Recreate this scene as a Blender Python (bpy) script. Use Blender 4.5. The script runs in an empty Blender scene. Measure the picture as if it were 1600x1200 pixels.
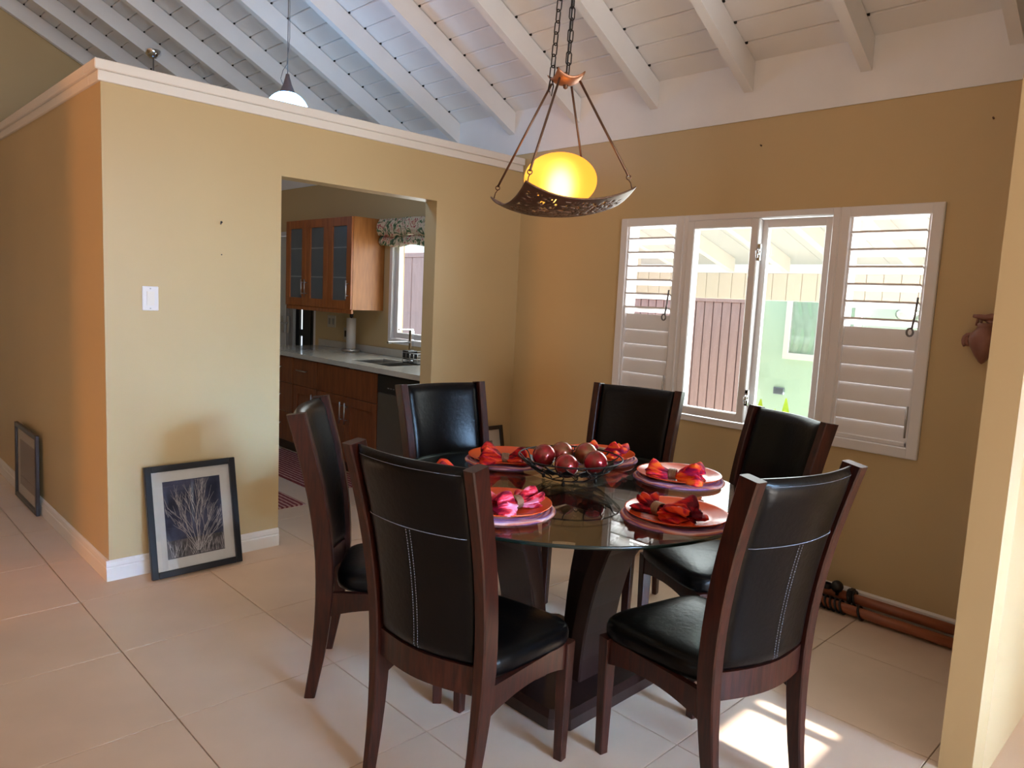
import bpy, bmesh, math, random
from mathutils import Vector, Matrix, noise
random.seed(7)
C = bpy.context.scene.collection
PI = math.pi

# ------------------------------------------------------------------ camera
F, YAW, PITCH, ROLL = 1141.035, .7761, .1174, .0478
CX, CY, CZ = -1.0306, -3.8027, 1.47
fw = Vector((math.sin(YAW)*math.cos(PITCH), math.cos(YAW)*math.cos(PITCH), -math.sin(PITCH)))
rt = Vector((math.cos(YAW), -math.sin(YAW), 0)); up = rt.cross(fw)
r2 = math.cos(ROLL)*rt + math.sin(ROLL)*up; u2 = -math.sin(ROLL)*rt + math.cos(ROLL)*up
cd = bpy.data.cameras.new('camera'); cam = bpy.data.objects.new('camera', cd); C.objects.link(cam)
M = Matrix((r2, u2, -fw)).transposed().to_4x4(); M.translation = (CX, CY, CZ); cam.matrix_world = M
cd.sensor_width = 36; cd.lens = 36*F/1600; cd.clip_start = .02
bpy.context.scene.camera = cam

# ------------------------------------------------------------------ light
sc = bpy.context.scene
vs = sc.view_settings
vs.view_transform = 'Standard'; vs.look = 'None'; vs.gamma = 1; vs.use_curve_mapping = False
vs.exposure = 0.66
w = bpy.data.worlds.new('sky'); sc.world = w; w.use_nodes = True
w.node_tree.nodes['Background'].inputs[0].default_value = (.72, .86, 1, 1)
w.node_tree.nodes['Background'].inputs[1].default_value = 1.25

def lamp(name, kind, loc, target, energy, color, **kw):
    d = bpy.data.lights.new(name, kind); d.energy = energy; d.color = color
    for k, v in kw.items(): setattr(d, k, v)
    o = bpy.data.objects.new(name, d); C.objects.link(o); o.location = loc
    if target is not None:
        o.rotation_euler = (Vector(target)-Vector(loc)).to_track_quat('-Z', 'Y').to_euler()
    return o
SK = .50                                     # slope of the sunlight, which falls along +y
lamp('sun', 'SUN', (1, -9, 9), (1, -9+1, 9-SK), 19, (1, .95, .88), angle=.0045)
# daylight through the openings behind and left of the camera, plus added fill beams
lamp('daylight_patio_door', 'AREA', (-1.6, -9.06, 1.2), (-1.6, 0, 1.0), 105, (.94, .97, 1), shape='RECTANGLE', size=1.8, size_y=1.9)
lamp('daylight_jalousie', 'AREA', (1.30, -9.06, 1.35), (1.30, 0, 1.0), 62, (.74, .87, 1), shape='RECTANGLE', size=2.0, size_y=1.5)
lamp('added_blue_beam_chair', 'AREA', (1.3, -9.05, 1.75), (1.25, -2.4, .25), 11, (.36, .62, 1), shape='RECTANGLE', size=1.4, size_y=.8, spread=math.radians(18))  # added narrow blue beam for the near right chair and floor
lamp('added_blue_beam_wall', 'AREA', (-.2, -9.05, 2.6), (.50, 0, .50), 7.5, (.34, .62, 1), shape='RECTANGLE', size=.8, size_y=.5, spread=math.radians(24))  # added blue beam that brightens the lower partition wall
lamp('daylight_left_door', 'AREA', (-5.06, -3.2, 1.15), (0, -3.2, 1.0), 1.5, (.97, .98, 1), shape='RECTANGLE', size=.9, size_y=1.1)
lamp('daylight_dining_window', 'AREA', (2.96, -1.83, 1.45), (0, -1.83, .9), 30, (.9, .97, 1), shape='RECTANGLE', size=1.7, size_y=1.1)

lamp('daylight_kitchen_window', 'AREA', (2.90, .95, 1.5), (0, .95, 1.2), 10, (.95, .98, 1), shape='RECTANGLE', size=1.1, size_y=.85)
lamp('added_warm_light', 'AREA', (-4.8, .30, 1.35), (0, .2, 1.2), 40, (1, .38, .09), shape='RECTANGLE', size=.30, size_y=1.7)  # added warm source that tints the partition's left face

# ------------------------------------------------------------------ helpers
def lin(c):
    return tuple((x/12.92 if x <= .04045 else ((x+.055)/1.055)**2.4) for x in (v/255 for v in c))

def mat(name, rgb, rough=.5, metal=0, noise_amt=0, noise_scale=8, bump=0, bump_scale=60, stretch=None, spec=None, rgb2=None):
    m = bpy.data.materials.new(name); m.use_nodes = True
    nt = m.node_tree; b = nt.nodes['Principled BSDF']
    c1 = lin(rgb)
    b.inputs['Base Color'].default_value = (*c1, 1); b.inputs['Roughness'].default_value = rough
    b.inputs['Metallic'].default_value = metal
    if spec is not None: b.inputs['Specular IOR Level'].default_value = spec
    tc = nt.nodes.new('ShaderNodeTexCoord'); mp = nt.nodes.new('ShaderNodeMapping')
    nt.links.new(tc.outputs['Object'], mp.inputs[0])
    if stretch: mp.inputs['Scale'].default_value = stretch
    if noise_amt or rgb2:
        n = nt.nodes.new('ShaderNodeTexNoise'); n.inputs['Scale'].default_value = noise_scale; n.inputs['Detail'].default_value = 5
        nt.links.new(mp.outputs[0], n.inputs['Vector'])
        r = nt.nodes.new('ShaderNodeValToRGB')
        c2 = lin(rgb2) if rgb2 else tuple(x*(1-noise_amt) for x in c1)
        r.color_ramp.elements[0].position = .35; r.color_ramp.elements[0].color = (*c2, 1)
        r.color_ramp.elements[1].position = .65; r.color_ramp.elements[1].color = (*c1, 1)
        nt.links.new(n.outputs[0], r.inputs[0]); nt.links.new(r.outputs[0], b.inputs['Base Color'])
    if bump:
        n = nt.nodes.new('ShaderNodeTexNoise'); n.inputs['Scale'].default_value = bump_scale; n.inputs['Detail'].default_value = 4
        nt.links.new(mp.outputs[0], n.inputs['Vector'])
        bp = nt.nodes.new('ShaderNodeBump'); bp.inputs['Strength'].default_value = bump; bp.inputs['Distance'].default_value = .004
        nt.links.new(n.outputs[0], bp.inputs['Height']); nt.links.new(bp.outputs[0], b.inputs['Normal'])
    return m

def emit(name, rgb, strength):
    m = bpy.data.materials.new(name); m.use_nodes = True; nt = m.node_tree
    b = nt.nodes['Principled BSDF']; b.inputs['Base Color'].default_value = (*lin(rgb), 1)
    b.inputs['Emission Color'].default_value = (*lin(rgb), 1); b.inputs['Emission Strength'].default_value = strength
    b.inputs['Roughness'].default_value = .3
    return m

def glass(name, tint, ior=1.45, rough=0.0):
    m = bpy.data.materials.new(name); m.use_nodes = True; nt = m.node_tree; nt.nodes.clear()
    o = nt.nodes.new('ShaderNodeOutputMaterial'); mx = nt.nodes.new('ShaderNodeMixShader')
    t = nt.nodes.new('ShaderNodeBsdfTransparent'); t.inputs[0].default_value = (*tint, 1)
    g = nt.nodes.new('ShaderNodeBsdfGlossy'); g.inputs['Roughness'].default_value = rough
    f = nt.nodes.new('ShaderNodeFresnel'); f.inputs[0].default_value = ior
    # the same reflectance from either side of the pane
    ge = nt.nodes.new('ShaderNodeNewGeometry'); mi = nt.nodes.new('ShaderNodeMix'); mi.data_type = 'FLOAT'
    mi.inputs[2].default_value = ior; mi.inputs[3].default_value = 1/ior
    nt.links.new(ge.outputs['Backfacing'], mi.inputs[0])
    # Fresnel inverts the ior itself on back faces; feed the inverse so that both sides match
    nt.links.new(mi.outputs[0], f.inputs[0])
    nt.links.new(f.outputs[0], mx.inputs[0]); nt.links.new(t.outputs[0], mx.inputs[1]); nt.links.new(g.outputs[0], mx.inputs[2])
    nt.links.new(mx.outputs[0], o.inputs[0])
    return m

class MB:
    """collects simple shapes, built as ONE mesh object"""
    def __init__(s): s.v = []; s.f = []; s.sm = []
    def add(s, v, f, smooth=False):
        n = len(s.v); s.v += [tuple(p) for p in v]; s.f += [tuple(i+n for i in q) for q in f]; s.sm += [smooth]*len(f); return s
    def box(s, a, b, bev=0):
        x0, x1 = sorted((a[0], b[0])); y0, y1 = sorted((a[1], b[1])); z0, z1 = sorted((a[2], b[2]))
        bev = min(bev, (x1-x0)*.45, (y1-y0)*.45, (z1-z0)*.45)
        if bev <= 0:
            v = [(x, y, z) for z in (z0, z1) for y in (y0, y1) for x in (x0, x1)]
            f = [(0, 2, 3, 1), (4, 5, 7, 6), (0, 1, 5, 4), (2, 6, 7, 3), (0, 4, 6, 2), (1, 3, 7, 5)]
            return s.add(v, f)
        bm = bmesh.new(); bmesh.ops.create_cube(bm, size=1)
        for q in bm.verts: q.co = Vector(((x0+x1)/2+q.co.x*(x1-x0), (y0+y1)/2+q.co.y*(y1-y0), (z0+z1)/2+q.co.z*(z1-z0)))
        bmesh.ops.bevel(bm, geom=list(bm.edges), offset=bev, segments=1, affect='EDGES', profile=.5)
        bm.verts.index_update()
        s.add([q.co[:] for q in bm.verts], [[q.index for q in f.verts] for f in bm.faces]); bm.free(); return s
    def tube(s, pts, r, n=8, closed=False, sy=1.0):
        pts = [Vector(p) for p in pts]; rs = r if isinstance(r, (list, tuple)) else [r]*len(pts)
        N = len(pts); ring = []; v = []
        ref = None
        for i in range(N):
            a = pts[(i-1) % N] if closed or i > 0 else pts[0]; b = pts[(i+1) % N] if closed or i < N-1 else pts[-1]
            t = (b-a).normalized()
            if ref is None: ref = Vector((0, 0, 1)) if abs(t.z) < .9 else Vector((1, 0, 0))
            u = (ref-t*ref.dot(t)).normalized(); ref = u; q = t.cross(u)
            for k in range(n):
                an = 2*PI*k/n; v.append(pts[i]+rs[i]*(math.cos(an)*u+sy*math.sin(an)*q))
        f = []
        for i in range(N if closed else N-1):
            j = (i+1) % N
            for k in range(n): f.append((i*n+k, i*n+(k+1) % n, j*n+(k+1) % n, j*n+k))
        s.add(v, f, True)
        if not closed: s.add(v, [tuple(range(n-1, -1, -1)), tuple(range((N-1)*n, N*n))]) if False else s.caps(v, n, N)
        return s
    def caps(s, v, n, N):
        s.add(v[:n], [tuple(range(n-1, -1, -1))]); s.add(v[(N-1)*n:], [tuple(range(n))]); return s
    def lathe(s, prof, n=24, c=(0, 0, 0), smooth=True):
        v = []; f = []
        for r, z in prof:
            for k in range(n):
                a = 2*PI*k/n; v.append((c[0]+r*math.cos(a), c[1]+r*math.sin(a), c[2]+z))
        for i in range(len(prof)-1):
            for k in range(n): f.append((i*n+k, i*n+(k+1) % n, (i+1)*n+(k+1) % n, (i+1)*n+k))
        s.add(v, f, smooth)
        return s
    def sweep(s, secs, close_u=True, caps=True, smooth=False):
        """secs: list of cross-section loops with equal counts"""
        n = len(secs[0]); v = [p for q in secs for p in q]; f = []
        for i in range(len(secs)-1):
            for k in range(n if close_u else n-1): f.append((i*n+k, i*n+(k+1) % n, (i+1)*n+(k+1) % n, (i+1)*n+k))
        s.add(v, f, smooth)
        if caps: s.caps(v, n, len(secs))
        return s
    def grid(s, fn, nu, nv, smooth=True, close=False):
        v = [fn(i/nu, j/nv) for j in range(nv+1) for i in range(nu+1)]
        f = [(j*(nu+1)+i, j*(nu+1)+i+1, (j+1)*(nu+1)+i+1, (j+1)*(nu+1)+i) for j in range(nv) for i in range(nu)]
        return s.add(v, f, smooth)
    def mesh(s, name, m, fix=True):
        me = bpy.data.meshes.new(name); me.from_pydata(s.v, [], s.f); me.update()
        me.polygons.foreach_set('use_smooth', s.sm)
        if fix:
            bm = bmesh.new(); bm.from_mesh(me); bmesh.ops.remove_doubles(bm, verts=bm.verts, dist=1e-5)
            bmesh.ops.recalc_face_normals(bm, faces=bm.faces); bm.to_mesh(me); bm.free()
        for x in (m if isinstance(m, (list, tuple)) else [m]): me.materials.append(x)
        return me
    def build(s, name, m, parent=None, label=None, fix=True):
        return link(name, s.mesh(name, m, fix), parent, label)

def link(name, me, parent=None, label=None, loc=None, rot=None):
    o = bpy.data.objects.new(name, me); C.objects.link(o)
    if parent: o.parent = parent
    if label: o['label'] = label
    if loc: o.location = loc
    if rot: o.rotation_euler = rot
    return o
def tag(o, label, cat, group=None):
    o['label'] = label; o['category'] = cat
    if group: o['group'] = group
    return o
def thing(name, label, cat, loc=(0, 0, 0), rz=0, group=None, rot=None):
    o = bpy.data.objects.new(name, None); C.objects.link(o); o.location = loc; o.rotation_euler = rot or (0, 0, rz)
    o.empty_display_size = .1
    return tag(o, label, cat, group)
def struct(o, label=None):
    o['kind'] = 'structure'
    if label: o['label'] = label
    return o
def copy_tree(o, parent=None):
    c = o.copy(); C.objects.link(c)
    if parent: c.parent = parent
    for ch in list(o.children): copy_tree(ch, c)
    return c

# ------------------------------------------------------------------ materials
TAN = mat('tan_wall_paint', (203, 177, 132), .40, noise_amt=.05, noise_scale=1.3, bump=.06, bump_scale=90)
WHITE = mat('white_paint', (236, 229, 222), .45, bump=.04, bump_scale=40)
CEILW = mat('white_ceiling_paint', (243, 241, 240), .5, noise_amt=.06, noise_scale=3)
TILE = mat('cream_floor_tile', (222, 195, 170), .33, noise_amt=.07, noise_scale=4, bump=.03, bump_scale=50)
GROUT = mat('grey_brown_grout', (128, 106, 88), .9)
WOOD = mat('dark_cherry_wood', (60, 23, 13), .33, rgb2=(34, 12, 8), noise_scale=7, stretch=(14, 14, 1.6), bump=.05, spec=.4)
LEATHER = mat('black_leather', (3, 3, 4), .30, bump=.2, bump_scale=55, spec=.2)
ESPRESSO = mat('espresso_wood', (42, 23, 19), .33, noise_amt=.35, noise_scale=6, stretch=(12, 12, 1.5))
THREAD = mat('grey_thread', (122, 124, 134), .7)
UPVC = mat('white_window_frame', (232, 228, 228), .35)
GLASS = glass('window_glass', (.95, .98, .97))
TABLEGLASS = glass('table_glass', (.88, .93, .90), 1.62)
FRAMEGLASS = glass('picture_glass', (.97, .97, .97), 1.6)
GLASSEDGE = mat('green_glass_edge', (12, 26, 22), .25)
METAL = mat('brushed_steel', (190, 190, 190), .28, 1)
CHROME = mat('chrome', (225, 228, 232), .08, 1)
BLACK = mat('black_satin', (16, 16, 18), .4)
BRONZE = mat('bronze_metal', (112, 84, 66), .42, .7, noise_amt=.3, noise_scale=20)
HONEY = mat('honey_maple', (182, 116, 58), .38, rgb2=(160, 96, 44), noise_scale=4, stretch=(9, 9, 1.2))
HONEYD = mat('cabinet_cherry', (170, 98, 48), .36, rgb2=(148, 80, 36), noise_scale=4, stretch=(9, 9, 1.2))
CABLOW = mat('base_cabinet_cherry', (134, 72, 36), .36, rgb2=(112, 56, 26), noise_scale=4, stretch=(9, 9, 1.2))
BLACKFRAME = mat('black_frame_wood', (20, 19, 22), .35)
IRON = mat('wrought_iron', (18, 14, 14), .45, .3)

# ------------------------------------------------------------------ setting
L, YG, YB, XL = 2.7096, 4.45, -9.0, -5.0
TP = .52; ZR = 2.63; RX = -1.5                # rafter slope, underside height at the window wall, ridge
zr = lambda x: ZR + (L-x)*TP if x > RX else ZR + (L-RX)*TP - (RX-x)*TP

fl = struct(MB().box((XL, YB, -.12), (L, YG, -.012)).build('floor', GROUT), 'floor of large cream ceramic tiles with thin grout')
T, TX, TY, G = .5986, -.1729, -.1907, .0035
tile_mesh = {}
for i in range(-9, 6):
    for j in range(-7, 9):
        x0, x1 = max(TX+T*i+G/2, XL), min(TX+T*(i+1)-G/2, L); y0, y1 = max(TY+T*j+G/2, YB), min(TY+T*(j+1)-G/2, YG)
        if x1-x0 < .02 or y1-y0 < .02 or x1 < -2.5: continue
        k = (round(x1-x0, 3), round(y1-y0, 3))
        if k not in tile_mesh:
            tile_mesh[k] = MB().box((0, 0, -.012), (x1-x0, y1-y0, 0), .0012).mesh('tile', TILE)
        link('tile', tile_mesh[k], fl, loc=(x0, y0, 0))
MB().box((XL, YB, -.012), (-2.5, YG, -.0005)).box((-2.5, YB, -.012), (L, TY-7*T-.001, -.0005)).build('tile_field', TILE, fl)['kind'] = 'stuff'

def wall(name, boxes, m=TAN, label=None):
    b = MB()
    for a in boxes: b.box(a[:3], a[3:])
    return struct(b.build(name, m), label)
X1 = L+.15
WY0, WY1, WZ0, WZ1 = -2.7375, -.9181, .8008, 1.9924     # dining window
KY0, KY1, KZ0, KZ1 = .30, 1.60, 1.02, 2.05              # kitchen window
DY0, DY1, DZ1 = 2.88, 4.25, 2.05                        # kitchen outside door
ZT = 2.95
wall('wall_right', [(L, YB-.1, 0, X1, WY0, ZT), (L, WY0, 0, X1, WY1, WZ0), (L, WY0, WZ1, X1, WY1, ZT), (L, WY1, 0, X1, KY0, ZT),
     (L, KY0, 0, X1, KY1, KZ0), (L, KY0, KZ1, X1, KY1, ZT), (L, KY1, 0, X1, DY0, ZT), (L, DY0, DZ1, X1, DY1, ZT), (L, DY1, 0, X1, YG+.1, ZT)],
     label='tan wall holding the dining window')
struct(MB().box((L-.008, YB, 2.4832), (L+.01, YG, 2.86)).build('trim_1', CEILW), 'white painted band under the rafters')
OX0, OX1, OH, PT = .8803, 1.9485, 2.0654, .12
HW = 2.3602
wall('wall_front', [(0, 0, 0, OX0, PT, HW), (OX1, 0, 0, L, PT, HW), (OX0, 0, OH, OX1, PT, HW), (0, PT, 0, PT, YG, HW)],
     label='tan half-height partition wall between dining area and kitchen')
cap = MB()
cap.box((-.014, -.014, HW-.004), (L-.008, PT+.014, HW+.042), .003).box((-.03, -.03, HW+.042), (L-.008, PT+.03, HW+.088), .004)
cap.box((-.014, PT+.014, HW-.004), (PT+.014, YG, HW+.042), .003).box((-.03, PT+.03, HW+.042), (PT+.03, YG, HW+.088), .004)
struct(cap.build('trim_2', WHITE), 'white stepped cap moulding along the top of the partition')
JX, JY, JT = 1.59, -3.2202, .095
b = MB()
poly = [(JX, JY), (L, JY), (L, JY-JT-.0223), (JX+.0223, JY-JT-.0223), (JX, JY-JT)]
b.sweep([[(x, y, z) for x, y in poly] for z in (0, 3.25)])
struct(b.build('wall_near', TAN), 'edge of tan wall cutting off the right of the view')
gz = MB(); gpts = [(XL-.1, -.0), (L+.1, 0), (L+.1, zr(L)+.2), (RX, zr(RX)+.3), (XL-.1, zr(XL)+.2)]
gz.sweep([[(x, y, z) for x, z in gpts] for y in (YG, YG+.1)])
struct(gz.build('wall_gable', TAN))
# back wall behind the camera: patio door, jalousie opening and a small high slot that lets the sun in
PX0, PX1, PZ0, PZ1 = -2.55, -.65, .02, 2.2
JX0, JX1, JZ0, JZ1 = .25, 2.35, .55, 2.15
SX0, SX1 = 1.17, 1.52
SZ0, SZ1 = SK*(-2.919-YB), SK*(-2.668-YB)
wall('wall_back', [(XL-.1, YB-.1, 0, PX0, YB, 4.4), (PX0, YB-.1, PZ1, PX1, YB, 4.6), (PX0, YB-.1, 0, PX1, YB, PZ0), (PX1, YB-.1, 0, JX0, YB, 2.3), (PX1, YB-.1, 2.9, JX0, YB, 4.6), (PX1, YB-.1, 2.3, -.62, YB, 2.9), (.22, YB-.1, 2.3, JX0, YB, 2.9), (JX0, YB-.1, 0, JX1, YB, JZ0),
     (JX0, YB-.1, JZ1, JX1, YB, SZ0), (JX0, YB-.1, SZ0, SX0, YB, SZ1+.06), (SX1, YB-.1, SZ0, JX1, YB, SZ1+.06), (1.42, YB-.1, SZ0, 1.478, YB, SZ1+.06),
     (JX0, YB-.1, SZ1+.06, JX1, YB, 4.6), (JX1, YB-.1, 0, L, YB, 3.4)])
wall('wall_left', [(XL-.1, YB-.1, 0, XL, -3.7, 3.6), (XL-.1, -3.7, 1.75, XL, -2.7, 3.6), (XL-.1, -3.7, 0, XL, -2.7, .55), (XL-.1, -2.7, 0, XL, YG, 3.6)])
wall('added_light_mask', [(-2.55, .41, 0, -2.45, YG, 3.4), (-2.55, -1.6, 0, -2.45, -.03, 3.4)])  # added unseen blockers that cut the warm light to a strip
for nm, x0, x1, z0, z1 in (('window_2', PX0, PX1, PZ0, PZ1), ('window_3', JX0, JX1, JZ0, JZ1), ('added_transom', -.62, .22, 2.3, 2.9)):  # the high transom is added to carry the blue wall beam
    b = MB()
    b.box((x0, YB-.09, z0), (x0+.06, YB-.02, z1)).box((x1-.06, YB-.09, z0), (x1, YB-.02, z1)).box((x0, YB-.09, z1-.06), (x1, YB-.02, z1))
    b.box(((x0+x1)/2-.04, YB-.09, z0), ((x0+x1)/2+.04, YB-.02, z1))
    if nm == 'window_3':
        for k in range(6): b.box((x0, YB-.09, z0+.09+k*.17), (x1, YB-.02, z0+.13+k*.17))
    struct(b.build(nm, UPVC), 'unseen window behind the camera')
# added unseen slab that keeps the sun off the big openings
wall('added_sun_blocker', [(-5.2, YB-5, 2.45, -.7, YB-.1, 2.5)], WHITE)

# baseboards: profile extruded
def baseboard(name, p0, p1, nrm, ext=(0, 0)):
    p0 = Vector(p0); p1 = Vector(p1); d = (p1-p0).normalized(); n = Vector(nrm)
    p0 -= d*ext[0]; p1 += d*ext[1]
    pr = [(0, 0), (.015, 0), (.015, .062), (.011, .068), (.013, .074), (.011, .092), (.005, .101), (0, .101)]
    return MB().sweep([[tuple(p+n*a+Vector((0, 0, z))) for a, z in pr] for p in (p0, p1)]).build(name, WHITE)
struct(baseboard('baseboard_front', (0, 0, 0), (OX0, 0, 0), (0, -1, 0), (.015, 0)))
struct(baseboard('baseboard_front', (OX1, 0, 0), (L, 0, 0), (0, -1, 0)))
struct(baseboard('baseboard_left', (0, 0, 0), (0, YG, 0), (-1, 0, 0)))
struct(baseboard('baseboard_right', (L, 0, 0), (L, JY, 0), (-1, 0, 0)))

# ceiling: boards on rafters
ce = struct(MB().sweep([[(L+.1, y, zr(L)+.20-.052), (RX, y, zr(RX)+.20), (XL, y, zr(XL)+.20), (XL, y, zr(XL)+.25), (RX, y, zr(RX)+.26), (L+.1, y, zr(L)+.22-.052)] for y in (YB-.1, YG+.1)])
            .build('ceiling', CEILW), 'vaulted white ceiling of boards on rafters')
cs = math.cos(math.atan(TP)); sn = math.sin(math.atan(TP))
BW = .142; nb = int((L-RX)/cs/BW)
bb = MB(); Lb = YG-YB
pr = [(.0015, .022), (.0015, .006), (.007, 0), (BW-.007, 0), (BW-.0015, .006), (BW-.0015, .022)]
bm_ = bb.sweep([[(-a*cs-h*0+h*sn, y, a*sn+h*cs) for a, h in pr] for y in (0, Lb)]).mesh('ceiling_board', CEILW)
for k in range(nb):
    a = k*BW
    link('ceiling_board', bm_, ce, loc=(L-a*cs, YB, ZR+.1535+a*sn))
rb = MB(); RW = .052; ln = (L-RX)
rb.sweep([[(0, -RW/2, z0) , (0, RW/2, z0), (0, RW/2, z1), (0, -RW/2, z1)] if False else [(x, -RW/2, zz), (x, RW/2, zz), (x, RW/2, zz+.152), (x, -RW/2, zz+.152)] for x, zz, z0, z1 in ((0, 0, 0, 0), (-ln, ln*TP, 0, 0))])
rm = rb.mesh('rafter', CEILW)
for k in range(-7, 10):
    y = -1.103+.611*k
    if YB+.1 < y < YG-.02: link('rafter', rm, ce, loc=(L-.009, y, ZR))
gb = MB()
for k in range(1, nb):
    a = k*BW; x = -a*cs+.009; z = .1515+a*sn
    gb.box((x-.006, -RW/2-.010, z-.004), (x+.006, -RW/2+.002, z+.012))
gm = gb.mesh('joint_gaps', mat('dark_gap', (30, 26, 24), .9), False)
for k in range(-7, 10):
    y = -1.103+.611*k
    if YB+.1 < y < YG-.02: link('joint_gaps', gm, ce, loc=(L-.009, y, ZR))['kind'] = 'stuff'
MB().box((RX-.03, YB, zr(RX)-.25), (RX+.03, YG, zr(RX)+.19)).build('ridge_beam', CEILW, ce)

# ------------------------------------------------------------------ dining window
def frame_ring(b, x0, x1, y0, y1, z0, z1, w, bev=.004):
    b.box((x0, y0, z0), (x1, y0+w, z1), bev).box((x0, y1-w, z0), (x1, y1, z1), bev)
    b.box((x0, y0+w*.9, z0), (x1, y1-w*.9, z0+w), bev).box((x0, y0+w*.9, z1-w), (x1, y1-w*.9, z1), bev); return b
win = bpy.data.objects.new('window_1', None); C.objects.link(win)
struct(win, 'white window of two louvred panels around two glazed sashes')
XO = L-.018; XI = L+.11
Y1_, Y2_ = -1.376, -2.272
for y0, y1 in ((Y1_, WY1), (Y2_, Y1_), (WY0, Y2_)):
    frame_ring(MB(), XO, XI, y0+.001, y1-.001, WZ0, WZ1, .052 if y1-y0 < .6 else .034).build('outer_frame', UPVC, win)
for y in (Y1_, Y2_): MB().box((XO-.006, y-.007, WZ0+.005), (XO+.004, y+.007, WZ1-.005), .003).build('cover_bead', UPVC, win)
for (y0, y1) in ((-1.325, -.970), (-2.686, -2.324)):
    z0, z1 = .8528, 1.9404
    mid = 1.395
    MB().box((XO+.012, y0, z0), (XO+.05, y0+.012, z1)).build('louvre_track', UPVC, win)
    MB().box((XO+.012, y1-.012, z0), (XO+.05, y1, z1)).build('louvre_track', UPVC, win)
    for k in range(6):                                   # closed slats, overlapping like shingles
        zc = z0+.010+(mid-z0)/6*(k+.5)
        sl = MB(); h = .049
        sl.sweep([[(XO+.027, y, zc-h+.002), (XO+.023, y, zc-h+.005), (XO+.033, y, zc+h), (XO+.042, y, zc+h)] for y in (y0+.012, y1-.012)])
        sl.build('slat', UPVC, win)
    for k in range(6):                                   # open slats
        zc = mid+.055+k*.0835
        sl = MB()
        sl.sweep([[(XO-.004, y, zc-.004), (XO-.004, y, zc+.006), (XO+.084, y, zc-.020), (XO+.084, y, zc-.030)] for y in (y0+.012, y1-.012)])
        sl.build('slat', UPVC, win)
    MB().box((XO+.012, y0, z0), (XO+.06, y1, z0+.022), .003).build('louvre_sill', UPVC, win)
    oh = MB(); yk = y0+.03
    oh.tube([(XO-.004, yk-.012, 1.56), (XO-.012, yk-.010, 1.48), (XO-.014, yk-.002, 1.41)], .005, 6)
    oh.tube([(XO-.014+.016*math.cos(a)*0, yk+.004+.014*math.cos(a), 1.398+.018*math.sin(a)) for a in [2*PI*i/12 for i in range(12)]], .005, 6, True)
    oh.build('louvre_crank', mat('grey_metal', (120, 118, 120), .35, .8), win)
    MB().tube([(XO-.006, yk-.02, .90), (XO-.010, yk-.02, .98), (XO-.006, yk-.02, 1.05)], .005, 6).build('louvre_lever', METAL, win)
SX = L-.030
frame_ring(MB(), SX, SX+.048, -1.853, -1.412, .842, 1.957, .047, .005).build('sash_frame', UPVC, win)
MB().box((SX+.02, -1.81, .885), (SX+.026, -1.455, 1.912)).build('pane', GLASS, win)
frame_ring(MB(), SX+.05, SX+.085, -2.236, -1.835, .842, 1.955, .047, .004).build('sash_frame', UPVC, win)
MB().box((SX+.065, -2.192, .885), (SX+.071, -1.875, 1.912)).build('pane', GLASS, win)
for z in (1.775, .985):
    b = MB().box((SX-.004, -1.872, z-.045), (SX+.012, -1.853, z+.045), .003)
    b.tube([(SX-.006, -1.862, z+.02), (SX-.022, -1.862, z+.005), (SX-.024, -1.868, z-.03)], .006, 6)
    b.tube([(SX-.01+.012*math.cos(a), -1.872, z+.012*math.sin(a)) for a in [2*PI*i/10 for i in range(10)]], .004, 6, True)
    b.build('sash_latch', CHROME, win)

# kitchen window
kw = bpy.data.objects.new('window_4', None); C.objects.link(kw); struct(kw, 'white kitchen window over the sink')
frame_ring(MB(), L-.01, L+.11, KY0, KY1, KZ0, KZ1, .045).build('outer_frame', UPVC, kw)
frame_ring(MB(), L+.02, L+.06, .95, KY1-.05, KZ0+.05, KZ1-.05, .05).build('sash_frame', UPVC, kw)
frame_ring(MB(), L+.055, L+.09, KY0+.05, 1.0, KZ0+.05, KZ1-.05, .05).build('sash_frame', UPVC, kw)
MB().box((L+.038, 1.0, KZ0+.1), (L+.044, KY1-.1, KZ1-.1)).build('pane', GLASS, kw)
MB().box((L+.07, KY0+.1, KZ0+.1), (L+.076, .95, KZ1-.1)).build('pane', GLASS, kw)

# ------------------------------------------------------------------ outside the windows
ground = struct(MB().box((X1, -6, -.3), (12, 12, -.12)).build('trim_4', mat('pale_paving', (205, 200, 190), .8, noise_amt=.1)), 'pale courtyard paving')
MINT = mat('mint_render', (186, 214, 196), .8, noise_amt=.05, noise_scale=3)
XM = 6.0
struct(MB().box((XM, -6, -.2), (XM+.15, -.2, 1.62)).build('wall_courtyard', MINT), 'mint green wall across the courtyard')
MAUVE = mat('mauve_wood', (184, 154, 156), .6, noise_amt=.14, noise_scale=5, stretch=(6, 6, .8))
def gate(y0, y1, z1, lab, np):
    g = thing('gate', lab, 'gate', (XM-.06, (y0+y1)/2, -.12))
    w = (y1-y0); z = z1+.12
    b = MB()
    b.box((0, -w/2, 0), (.05, -w/2+.10, z), .004).box((0, w/2-.10, 0), (.05, w/2, z), .004).box((0, -w/2+.10, z-.07), (.05, w/2-.10, z), .004).box((0, -w/2+.10, 0), (.05, w/2-.10, .14), .004)
    b.build('gate_frame', MAUVE, g)
    pw = (w-.20)/np
    pm = MB().box((.018, .006, .14), (.04, pw-.006, z-.07), .006).mesh('panel', MAUVE)
    MB().box((.036, -w/2+.1, .1), (.05, w/2-.1, z-.05)).build('backing_board', mat('dark_mauve', (98, 76, 80), .7), g)
    for k in range(np): link('panel', pm, g, loc=(0, -w/2+.10+k*pw, 0))
    return g
gate(-.20, 2.3, 1.60, 'mauve boarded gate seen through the left sash of the dining window', 22)
gate(3.6, 7.0, 2.10, 'mauve panelled gate seen through the kitchen window', 8)
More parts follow.
